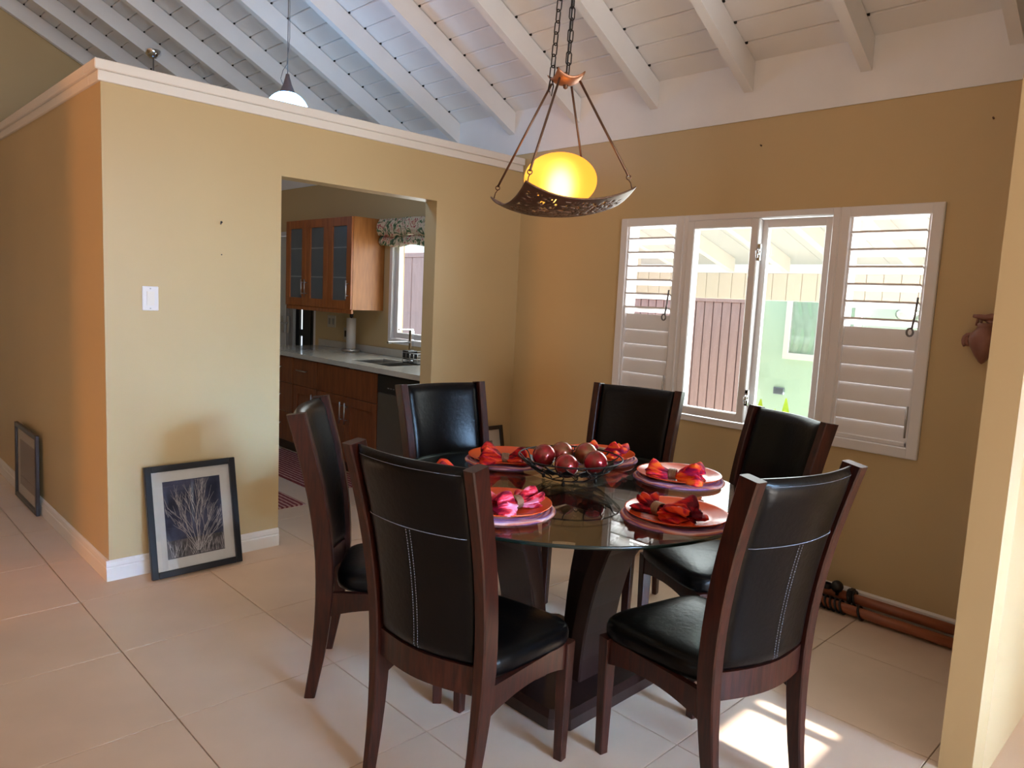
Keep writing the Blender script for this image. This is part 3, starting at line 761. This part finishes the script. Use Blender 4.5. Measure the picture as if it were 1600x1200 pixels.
MB().tube([cp(-.055, 0, TZ+.012+.0), cp(-.062, 0, TZ-.03), cp(-.05, 0, TZ-.055), cp(-.044, 0, TZ-.02), cp(-.052, 0, TZ+.01)], .0026, 6, True).build('loose_link', mat('dark_chain_2', (46, 38, 36), .45, .6), cl)
MB().tube([cp(.0, .012, TZ), cp(.02, .012, 2.9), cp(.03, .012, 3.47)], .003, 6).build('cord', BLACK, cl)
MB().lathe([(.001, -.05), (.03, -.045), (.055, -.012), (.058, .0)], 20, (cp(.025, .01, 0)[0], cp(.025, .01, 0)[1], zr(TCX-.05)+.10)).build('ceiling_canopy', BRONZE, cl)

# ------------------------------------------------------------------ kitchen pendants
def pendant(x, y, z, lab, strength, k=.868):
    p_ = thing('pendant_lamp', lab, 'lamp', (x, y, z), group='kitchen pendant lamps')
    top = zr(x)-z+.06
    b = MB(); b.lathe([(max(.001, .152*k*math.sin(PI*i/20)), -.152*k*math.cos(PI*i/20)) for i in range(20)], 32); b.build('globe', emit('cool_lit_globe', (118, 192, 255), strength), p_)
    b = MB(); b.lathe([(r_*k, z_*k) for r_, z_ in ((.062, .136), (.050, .155), (.030, .20), (.016, .25), (.012, .27), (.001, .272))], 24); b.build('cone', mat('pewter', (120, 112, 116), .35, .7), p_)
    MB().tube([(0, 0, .27*k), (0, 0, top)], .0025, 6).build('cord', mat('grey_cord', (90, 90, 96), .5), p_)
    MB().tube([(-.03, 0, .17), (-.042, .005, .20), (-.03, 0, .25), (-.006, 0, .29), (.012, 0, .45), (.006, 0, top)], .002, 6).build('wire', mat('grey_wire', (100, 100, 106), .5), p_)
    b = MB(); b.lathe([(.001, top-.07), (.03, top-.065), (.065, top-.03), (.065, top+.0)], 20); b.build('canopy', CHROME, p_)
    return p_
pendant(1.189, .55, 2.53, 'glowing blue-white globe pendant rising above the partition cap', 14)
pendant(1.27, 3.155, 2.20, 'farther kitchen pendant, only its chrome canopy and cord in view', 1.2)

# ------------------------------------------------------------------ pictures leaning on walls
PAPER = mat('cream_mat_board', (214, 208, 200), .8)
def picture(lab, w_, h_, fr, mt, art_fn, mframe=BLACKFRAME, grp='framed pictures leaning on the walls'):
    # local: x along the wall, z up the picture, y = depth with the front at -y
    p_ = thing('framed_picture', lab, 'picture', group=grp)
    d = .022
    b = MB()
    for a, c in (((-w_/2, 0), (-w_/2+fr, h_)), ((w_/2-fr, 0), (w_/2, h_)), ((-w_/2+fr, 0), (w_/2-fr, fr)), ((-w_/2+fr, h_-fr), (w_/2-fr, h_))):
        b.box((a[0], -d, a[1]), (c[0], 0, c[1]), .003)
    b.build('frame', mframe, p_)
    MB().box((-w_/2+fr-.004, -.008, fr-.004), (w_/2-fr+.004, -.003, h_-fr+.004)).build('mat_board', PAPER, p_)
    ix, iz = w_/2-fr-mt, h_/2-fr-mt
    art_fn(p_, ix, fr+mt, h_-fr-mt)
    MB().box((-w_/2+fr, -.0145, fr), (w_/2-fr, -.0125, h_-fr)).build('pane', FRAMEGLASS, p_)
    return p_
def art_bush(p_, ix, z0, z1):
    dk = mat('night_sky_print', (34, 38, 58), .8, rgb2=(84, 86, 112), noise_scale=6)
    MB().box((-ix, -.0092, z0), (ix, -.008, z1)).build('print', dk, p_)
    MB().box((-ix, -.0095, z0), (ix, -.0092, z0+.09)).build('print_foreground', mat('grey_grass_print', (104, 98, 100), .8, noise_amt=.6, noise_scale=40), p_)
    b = MB(); rnd = random.Random(4)
    def branch(x, z, a, ln_, wd, dep):
        x2, z2 = x+ln_*math.sin(a), z+ln_*math.cos(a)
        x2 = max(-ix+.003, min(ix-.003, x2)); z2 = min(z1-.004, z2)
        px, pz = math.cos(a)*wd, -math.sin(a)*wd; y = -.0098
        b.add([(x-px, y, z-pz), (x+px, y, z+pz), (x2+px*.6, y, z2+pz*.6), (x2-px*.6, y, z2-pz*.6)], [(0, 1, 2, 3)])
        if dep == 0: return
        for _ in range(3 if dep > 1 else 2): branch(x+(x2-x)*rnd.uniform(.5, 1), z+(z2-z)*rnd.uniform(.6, 1), a*.8+rnd.uniform(-.38, .38), ln_*rnd.uniform(.55, .85), max(.0006, wd*.68), dep-1)
    for a, l_ in ((-.55, .10), (-.38, .13), (-.2, .15), (-.06, .17), (.02, .18), (.12, .15), (.28, .13), (.48, .12), (.72, .09)): branch(.01+rnd.uniform(-.008, .008), z0+.02, a, l_, .0013, 3)
    for k in range(40): branch(rnd.uniform(-ix, ix), z0+.005, rnd.uniform(-.5, .5), rnd.uniform(.03, .07), .0007, 1)
    o = b.build('print_branches', mat('pale_branch_print', (196, 188, 186), .8), p_, 'pale bare branches in the print', fix=False)
def art_plain(c1, c2):
    def f(p_, ix, z0, z1):
        MB().box((-ix, -.0092, z0), (ix, -.008, z1)).build('print', mat('print_'+str(c1[0]), c1, .8, rgb2=c2, noise_scale=9), p_)
    return f
a = math.atan2(.135, .548)
p1 = picture('black-framed photograph of a bare bush leaning on the partition near its corner', .455, .556, .032, .052, art_bush)
p1.location = (.376, -.160+.022, 0); p1.rotation_euler = (-a*.0-math.asin(.110/.556), 0, 0); p1.location = (.376, -.138, .006)
p2 = picture('dark-framed brown picture leaning on the shadowed side of the partition', .60, .50, .03, .07, art_plain((84, 62, 60), (58, 44, 44)), mat('dark_brown_frame', (36, 22, 20), .35))
p2.rotation_euler = (-math.asin(.008/.5), 0, -PI/2); p2.location = (-.0255, 1.60, .001)
p3 = picture('black-framed picture in the room corner half hidden by a chair back', .42, .56, .028, .075, art_plain((176, 172, 170), (60, 58, 60)))
p3.rotation_euler = (-math.asin(.105/.56), 0, 0); p3.location = (2.365, -.138, .004)

# ------------------------------------------------------------------ small things on the walls
sw = thing('light_switch', 'white rocker light switch on the partition wall', 'switch', (.2025, 0, 1.383))
MB().box((-.0375, -.007, -.059), (.0375, 0, .059), .003).build('switch_plate', UPVC, sw)
b = MB(); b.sweep([[(x, -.007, -.034), (x, -.009, -.034), (x, -.015, .034), (x, -.007, .034)] for x in (-.017, .017)]); b.build('rocker', WHITE, sw)
for z in (-.048, .048): MB().lathe([(.001, .002), (.003, .0015), (.0035, 0)], 10).build('screw', METAL, sw).matrix_local = Matrix.Translation((0, -.007, z)) @ Matrix.Rotation(PI/2, 4, 'X')
b = MB().tube([(.549, .0, 1.776), (.540, -.030, 1.782)], .0035, 8).tube([(.540, -.030, 1.782), (.539, -.033, 1.7825)], .006, 8)
tag(b.build('picture_nail', BLACK), 'dark nail sticking out of the partition wall', 'nail')
b = MB().tube([(.553, 0, 1.620), (.553, -.004, 1.620)], .003, 8)
tag(b.build('wall_plug', BLACK), 'tiny dark screw hole plug under the nail in the partition', 'plug')
for x, y, z, lab in ((L, -2.881, 2.337, 'small nail high on the window wall at the right'), (L, -1.811, 2.341, 'small nail on the window wall above the left sash')):
    tag(MB().tube([(x, y, z), (x-.012, y, z+.002)], .004, 8).build('wall_nail', BRONZE), lab, 'nail')
# terracotta wall ornament
TERRA = mat('terracotta_glaze', (150, 100, 84), .38, noise_amt=.3, noise_scale=14)
orn = thing('wall_ornament', 'brown pottery wall ornament half hidden by the near wall edge', 'ornament', (L, -2.960, 1.28))
b = MB(); b.lathe([(.001, 0), (.012, .008), (.030, .035), (.052, .075), (.060, .105), (.054, .13), (.036, .15), (.030, .16)], 24, (-.06, 0, 0)); b.build('pot_body', TERRA, orn)
b = MB(); b.lathe([(.030, .158), (.032, .175), (.024, .178)], 20, (-.06, 0, 0)); b.tube([(-.06, .035, .165), (-.06, .032, .195), (-.06, .030, .205)], .006, 8).tube([(-.06, .02, .165), (-.06, .018, .205)], .006, 8); b.build('pot_neck', TERRA, orn)
b = MB(); b.tube([(-.06, .055+.022*math.cos(q)*(1-q/14), .10+.028*math.sin(q)*(1-q/14)) for q in [i*.5-1.0 for i in range(18)]], .010, 8); b.build('scroll_handle', TERRA, orn)
b = MB(); b.tube([(-.06, .052, .207), (-.06, .03, .205), (-.06, .005, .200), (-.06, -.02, .208), (-.06, -.05, .212)], [.007, .011, .015, .014, .006], 10); b.tube([(-.06, .0, .19), (-.06, -.02, .18), (-.06, -.04, .19)], [.008, .014, .006], 8); b.build('curled_lid', TERRA, orn)
MB().tube([(-.06, 0, .10), (0, 0, .10)], .012, 8).build('wall_peg', TERRA, orn)

# curtain rods on the floor along the window wall
RODW = mat('reddish_rod_wood', (168, 98, 66), .38, rgb2=(140, 78, 50), noise_scale=4, stretch=(12, 1.2, 12))
RINGB = mat('black_rings', (24, 20, 20), .4)
def rod(lab, x, y0, y1, r, rings, rr, zc):
    p_ = thing('curtain_rod', lab, 'rod', (x, (y0+y1)/2, zc), group='curtain rods on the floor')
    MB().tube([(0, (y0-y1)/2, 0), (0, (y1-y0)/2, 0)], r, 18).build('pole', RODW, p_)
    rm_ = MB().tube([(rr*math.cos(q), .012*math.sin(q), rr*math.sin(q)) for q in [2*PI*i/22 for i in range(22)]], .0058, 6, True).mesh('ring', RINGB, False)
    for y in rings: link('ring', rm_, p_, loc=(0, y-(y0+y1)/2, 0))
    return p_
r1 = rod('wooden curtain rod against the baseboard with a black round finial, farther of the two', 2.668, -3.15, -1.95, .024, [-2.30, -2.34, -2.52, -2.545], .037, .066)
b = MB(); b.lathe([(max(.001, .030*math.sin(PI*i/10)), -.030*math.cos(PI*i/10)) for i in range(11)], 16, (-.03, -.0, .045)); b.lathe([(.022, -.012), (.024, 0), (.022, .012)], 14, (-.03, .05, .035)); b.tube([(-.02, -.0, .0), (-.03, 0, .045)], .010, 8)
o = b.build('finial', RINGB, r1); o.location = (0, .09, 0)
b = MB(); b.box((-.03, -.012, -.03), (.02, .012, .035), .003); o = b.build('bracket', RINGB, r1); o.location = (-.008, .025, .012)
r2_ = rod('wooden curtain rod with bunched black rings lying nearer the chairs', 2.590, -3.15, -1.95, .024, [-2.60]+[-2.225-.024*k for k in range(13)], .030, .0335)

# ------------------------------------------------------------------ kitchen
XC = 2.06; CT = .87
def bar_handle(p_, x, y, z, ln_, vert, name='handle'):
    b = MB()
    if vert:
        b.tube([(x-.03, y, z-ln_/2), (x-.03, y, z+ln_/2)], .006, 8)
        for q in (-.32, .32): b.tube([(x, y, z+q*ln_), (x-.03, y, z+q*ln_)], .004, 6)
    else:
        b.tube([(x-.03, y-ln_/2, z), (x-.03, y+ln_/2, z)], .006, 8)
        for q in (-.32, .32): b.tube([(x, y+q*ln_, z), (x-.03, y+q*ln_, z)], .004, 6)
    return b.build(name, METAL, p_)
def shaker(p_, x, y0, y1, z0, z1, m_, panel, fw_=.07, name='door'):
    b = MB(); g = .002
    y0 += g; y1 -= g; z0 += g; z1 -= g
    b.box((x-.02, y0, z0), (x, y0+fw_, z1), .002).box((x-.02, y1-fw_, z0), (x, y1, z1), .002).box((x-.02, y0+fw_, z0), (x, y1-fw_, z0+fw_), .002).box((x-.02, y0+fw_, z1-fw_), (x, y1-fw_, z1), .002)
    d = b.build(name, m_, p_)
    MB().box((x-.006, y0+fw_-.004, z0+fw_-.004), (x-.001, y1-fw_+.004, z1-fw_+.004)).build('door_panel', panel, d)
    return d
FROST = mat('frosted_cabinet_glass', (96, 104, 110), .25, noise_amt=.1, noise_scale=3)
# upper cabinet
uc = thing('wall_cabinet', 'honey wood wall cabinet with three frosted glass doors in the kitchen', 'cabinet', (L, 2.275, 1.30))
UX = 2.39-L
b = MB()
b.box((UX, -.585, 0), (-.002, -.567, .795)).box((UX, .567, 0), (-.002, .585, .795)).box((UX, -.567, 0), (-.002, .567, .018)).box((UX, -.567, .777), (-.002, .567, .795)).box((-.012, -.567, .018), (-.002, .567, .777))
b.build('carcass', HONEY, uc)
for z in (.27, .53): MB().box((UX+.02, -.567, z), (-.012, .567, z+.016)).build('shelf', HONEY, uc)
for k, (y0, y1, hy) in enumerate(((.195, .585, .225), (-.195, .195, .165), (-.585, -.195, -.555))):
    d = shaker(uc, UX, y0, y1, .0, .795, HONEYD, FROST, .075)
    bar_handle(d, UX-.02, hy, .17, .16, True)
    for z in (.27, .53): MB().box((UX-.0075, y0+.08, z), (UX-.0055, y1-.08, z+.010)).build('shelf_edge', mat('grey_shelf_strip', (132, 138, 142), .3), d)  # plain pale grey strips along the shelves
MB().box((UX-.01, -.585, -.035), (UX+.01, .585, 0), .002).build('light_rail', HONEYD, uc)
# base cabinets
def base_cab(lab, y0, y1):
    p_ = thing('base_cabinet', lab, 'cabinet', (0, 0, 0), group='kitchen base cabinets')
    b = MB(); b.box((XC, y0, .10), (L-.005, y0+.016, CT)).box((XC, y1-.016, .10), (L-.005, y1, CT)).box((XC, y0+.016, .10), (L-.005, y1-.016, .116)); b.build('carcass', CABLOW, p_)
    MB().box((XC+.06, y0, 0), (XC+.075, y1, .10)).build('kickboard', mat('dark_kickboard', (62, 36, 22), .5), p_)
    return p_
def slab(p_, y0, y1, z0, z1, name): return MB().box((XC-.02, y0+.002, z0+.002), (XC, y1-.002, z1-.002), .002).build(name, CABLOW, p_)
c1 = base_cab('sink base cabinet with two cherry doors under a plain top panel', .76, 1.64)
slab(c1, .76, 1.64, .63, CT-.01, 'false_drawer_front')
for y0, y1, hy in ((.76, 1.20, 1.165), (1.20, 1.64, 1.235)):
    d = shaker(c1, XC, y0, y1, .11, .63, CABLOW, CABLOW); bar_handle(d, XC-.02, hy, .50, .17, True)
c2 = base_cab('narrow base cabinet with one drawer above one door left of the sink', 1.645, 2.06)
d = slab(c2, 1.645, 2.06, .63, CT-.01, 'drawer'); bar_handle(d, XC-.02, 1.87, .765, .16, False)
d = shaker(c2, XC, 1.645, 2.06, .11, .63, CABLOW, CABLOW); bar_handle(d, XC-.02, 1.69, .50, .17, True)
c3 = base_cab('cherry drawer cabinet at the far end of the counter', 2.065, 2.74)
for z0, z1 in ((.63, CT-.01), (.37, .63), (.11, .37)):
    d = slab(c3, 2.065, 2.74, z0, z1, 'drawer'); bar_handle(d, XC-.02, 2.33, (z0+z1)/2+.02, .16, False)
dw = thing('dishwasher', 'steel dishwasher with a black control panel at the end of the cabinets', 'dishwasher', (0, 0, 0))
MB().box((XC, .145, .08), (L-.01, .752, CT-.005)).build('cabinet_body', BLACK, dw)
MB().box((XC-.022, .147, .10), (XC, .750, .725), .004).build('door', mat('dull_steel', (120, 116, 114), .35, .85), dw)
MB().box((XC-.024, .147, .728), (XC, .750, CT-.01), .004).build('control_panel', BLACK, dw)
for k in range(5): MB().box((XC-.026, .60-.035*k, .765), (XC-.023, .62-.035*k, .772)).build('button', mat('grey_button', (110, 110, 112), .4), dw)
# worktop with sink cut-out
STONE = mat('pale_quartz', (196, 190, 178), .12, noise_amt=.05, noise_scale=30)
CX0 = XC-.045
SX0_, SX1_, SY0, SY1 = 2.17, 2.50, .80, 1.36
wt = thing('worktop', 'pale stone kitchen worktop with a sink cut-out', 'worktop', (0, 0, 0))
b = MB(); b.box((CX0, PT+.005, CT), (SX0_, 2.78, CT+.038)).box((SX1_, PT+.005, CT), (L-.004, 2.78, CT+.038)).box((SX0_, PT+.005, CT), (SX1_, SY0, CT+.038)).box((SX0_, SY1, CT), (SX1_, 2.78, CT+.038))
b.build('slab', STONE, wt)
tag(MB().box((L-.022, PT+.005, CT+.0385), (L-.004, 2.78, CT+.105), .002).build('upstand', STONE), 'low pale stone upstand along the wall behind the worktop', 'upstand')
sk = thing('sink', 'double steel sink set into the kitchen worktop', 'sink', (0, 0, CT))
for y0, y1 in ((SY0, 1.07), (1.09, SY1)):
    b = MB(); z0, z1 = -.16, .030; t_ = .004
    b.box((SX0_+.001, y0+.001, z0), (SX1_-.001, y1-.001, z0+t_)).box((SX0_+.001, y0+.001, z0), (SX0_+.005, y1-.001, z1)).box((SX1_-.005, y0+.001, z0), (SX1_-.001, y1-.001, z1)).box((SX0_+.005, y0+.001, z0), (SX1_-.005, y0+.005, z1)).box((SX0_+.005, y1-.005, z0), (SX1_-.005, y1-.001, z1))
    b.build('basin', METAL, sk)
    MB().lathe([(.001, z0+.006), (.028, z0+.006), (.03, z0+.004)], 16, ((SX0_+SX1_)/2, (y0+y1)/2, 0)).build('drain', CHROME, sk)
MB().box((SX0_+.001, 1.07, .02), (SX1_-.001, 1.09, .034)).build('divider', METAL, sk)
ZC = CT+.038
fc = thing('faucet', 'chrome kitchen tap with a long flat spout over the sink', 'tap', (2.585, 1.09, ZC))
b = MB(); b.box((-.016, -.016, 0), (.016, .016, .255), .003); b.build('column', CHROME, fc)
MB().box((-.235, -.013, .150), (.0, .013, .168), .003).build('spout', CHROME, fc)
MB().box((-.13, -.010, .256), (.016, .010, .268), .003).build('lever', CHROME, fc)
MB().lathe([(.028, 0), (.028, .006), (.018, .01)], 16).build('base_flange', CHROME, fc)
dr = thing('dish_rack', 'black wire dish rack behind the tap', 'dish rack', (2.55, .92, ZC))
b = MB(); b.box((-.10, -.10, 0), (.10, .10, .010), .003); b.build('tray', BLACK, dr)
b = MB()
for z in (.04, .085): b.tube([(-.10, -.10, z), (.10, -.10, z), (.10, .10, z), (-.10, .10, z)], .004, 6, True)
for k in range(5):
    y = -.10+.05*k; b.tube([(-.10, y, .01), (-.10, y, .085)], .003, 5); b.tube([(.10, y, .01), (.10, y, .085)], .003, 5)
b.build('wire_basket', METAL, dr)
b = MB(); b.box((-.10, .03, .03), (.0, .11, .10), .008); b.build('cutlery_cup', BLACK, dr)
pt_ = thing('paper_towel_holder', 'paper towel roll on a round steel stand by the cabinet end', 'holder', (2.60, 2.035, ZC))
MB().lathe([(.001, 0), (.085, 0), (.085, .022), (.08, .026), (.001, .026)], 28).build('base', METAL, pt_)
MB().lathe([(.007, .02), (.007, .31), (.016, .315), (.018, .345), (.001, .355)], 14).build('spindle', mat('dark_knob', (50, 40, 38), .4), pt_)
tag(MB().lathe([(.012, .0), (.043, .0), (.043, .28), (.012, .28)], 24, (2.60, 2.035, ZC+.027)).build('paper_towel_roll', mat('white_paper', (214, 208, 204), .9)), 'white paper towel roll standing on the steel holder', 'paper towel')
for y, z, w_, lab in ((2.563, 1.158, .075, 'double switch plate on the kitchen wall under the cabinet'), (2.300, 1.055, .037, 'single socket on the kitchen wall behind the paper towel')):
    p_ = thing('wall_socket', lab, 'socket', (L, y, z))
    MB().box((-.007, -w_, -.058), (0, w_, .058), .003).build('plate', mat('dull_white_plate', (196, 188, 174), .5), p_)
    for q in ((-.035, .035) if w_ > .05 else (0,)): MB().box((-.010, q-.016, -.03), (-.006, q+.016, .03), .002).build('insert', mat('grey_insert', (150, 146, 140), .5) if w_ > .05 else BLACK, p_)
# roman blind
def floral():
    m = bpy.data.materials.new('floral_fabric'); m.use_nodes = True; nt = m.node_tree; b = nt.nodes['Principled BSDF']; b.inputs['Roughness'].default_value = .85
    tc = nt.nodes.new('ShaderNodeTexCoord'); n = nt.nodes.new('ShaderNodeTexNoise'); n.inputs['Scale'].default_value = 11; n.inputs['Detail'].default_value = 4; n.inputs['Distortion'].default_value = 2.2
    nt.links.new(tc.outputs['Object'], n.inputs['Vector'])
    r = nt.nodes.new('ShaderNodeValToRGB'); cr = r.color_ramp; cr.interpolation = 'CONSTANT'
    cols = [(0, (66, 92, 70)), (.38, (104, 124, 84)), (.46, (222, 206, 178)), (.54, (226, 212, 188)), (.58, (176, 84, 84)), (.63, (214, 180, 150)), (.7, (76, 108, 92))]
    while len(cr.elements) < len(cols): cr.elements.new(.5)
    for e, (p_, c_) in zip(cr.elements, cols): e.position = p_; e.color = (*lin(c_), 1)
    nt.links.new(n.outputs[0], r.inputs[0]); nt.links.new(r.outputs[0], b.inputs['Base Color']); return m
FLO = floral()
rbd = thing('roman_blind', 'floral roman blind gathered above the kitchen window', 'blind', (L, .96, 1.86))
def fold(z0, z1, dep, y0, y1):
    b = MB(); secs = []
    for i in range(31):
        y = y0+(y1-y0)*i/30; s_ = 1+.10*math.sin(i*1.3)+.06*math.sin(i*3.1); sg = .010*math.sin(i*.7)
        secs.append([(-.012, y, z1+sg*.3), (-dep*.7*s_, y, z1+sg*.2), (-dep*s_, y, z1-(z1-z0)*.35+sg), (-dep*1.05*s_, y, z0+(z1-z0)*.3+sg), (-dep*.8*s_, y, z0+sg), (-.014, y, z0+.01+sg)])
    return b.sweep(secs, True, True, True)
fold(.085, .235, .085, -.70, .755).build('upper_fold', FLO, rbd)
fold(.0, .09, .065, -.69, .725).build('lower_fold', FLO, rbd)
# rugs
def rugmat():
    m = bpy.data.materials.new('striped_rag_rug'); m.use_nodes = True; nt = m.node_tree; b = nt.nodes['Principled BSDF']; b.inputs['Roughness'].default_value = .95
    tc = nt.nodes.new('ShaderNodeTexCoord'); wv = nt.nodes.new('ShaderNodeTexWave'); wv.bands_direction = 'X'; wv.inputs['Scale'].default_value = 9; wv.inputs['Distortion'].default_value = 1.2; wv.inputs['Detail'].default_value = 3; wv.inputs['Detail Scale'].default_value = 3
    nt.links.new(tc.outputs['Object'], wv.inputs['Vector']); r = nt.nodes.new('ShaderNodeValToRGB'); cr = r.color_ramp
    cols = [(0, (110, 38, 44)), (.35, (142, 56, 58)), (.6, (170, 112, 104)), (1, (196, 160, 146))]
    while len(cr.elements) < len(cols): cr.elements.new(.5)
    for e, (p_, c_) in zip(cr.elements, cols): e.position = p_; e.color = (*lin(c_), 1)
    nt.links.new(wv.outputs[1], r.inputs[0]); nt.links.new(r.outputs[0], b.inputs['Base Color']); return m
RUG = rugmat()
for (x0, x1, y0, y1), lab in (((1.60, 2.08, .83, 2.3), 'red striped rag rug along the base cabinets'), ((.86, 1.39, .62, 1.70), 'red striped rag rug nearer the partition in the kitchen')):
    b = MB()
    def rf_(u, v): return (x0+(x1-x0)*u, y0+(y1-y0)*v, .009+.0022*abs(math.sin(u*PI*14)))
    b.grid(rf_, 56, 6); b.box((x0, y0, .0005), (x1, y1, .008))
    tag(b.build('rug', RUG), lab, 'rug')
# outside door of the kitchen
dr1 = bpy.data.objects.new('door_1', None); C.objects.link(dr1); struct(dr1, 'white glazed door at the end of the kitchen counter')
b = MB(); b.box((L+.0, DY0, 0), (L+.12, DY0+.04, DZ1)).box((L, DY1-.04, 0), (L+.12, DY1, DZ1)).box((L, DY0+.04, DZ1-.04), (L+.12, DY1-.04, DZ1)); b.build('door_frame', UPVC, dr1)
DOORW = mat('door_white', (206, 206, 200), .45)
b = MB(); frame_ring(b, L+.03, L+.07, 3.58, DY1-.045, .01, DZ1-.045, .09); b.box((L+.04, 3.66, .09), (L+.06, DY1-.12, 1.96)); b.build('door_leaf', DOORW, dr1)
b = MB(); frame_ring(b, L+.035, L+.075, 3.425, 3.575, .01, DZ1-.045, .05); b.box((L+.045, 3.47, .06), (L+.065, 3.53, 1.96)); b.build('door_leaf', mat('door_grey', (150, 150, 152), .5), dr1)
for y in (3.62, 3.50):
    b = MB().box((L+.015, y-.018, .98), (L+.032, y+.018, 1.16), .003).tube([(L+.02, y, 1.09), (L-.02, y, 1.09), (L-.025, y+.07, 1.09)], .009, 8); b.build('door_handle', METAL, dr1)
sg = thing('security_gate', 'dark metal security gate in the doorway past the kitchen counter', 'gate', (L+.09, 0, .01))
b = MB()
b.box((0, 2.93, 0), (.02, 3.315, 2.0)).box((0, 3.375, 0), (.02, 3.60, 2.0)).box((0, 3.315, .95), (.02, 3.375, 1.02)).box((0, 3.315, 0), (.02, 3.375, .40))
b.build('gate_leaf', mat('dark_metal', (24, 22, 24), .5, .3), sg)
for y in (2.98, 3.06, 3.14): MB().box((-.008, y-.012, 0), (0, y+.012, 2.0)).build('bar', mat('dark_metal_bar', (32, 28, 28), .5, .3), sg)
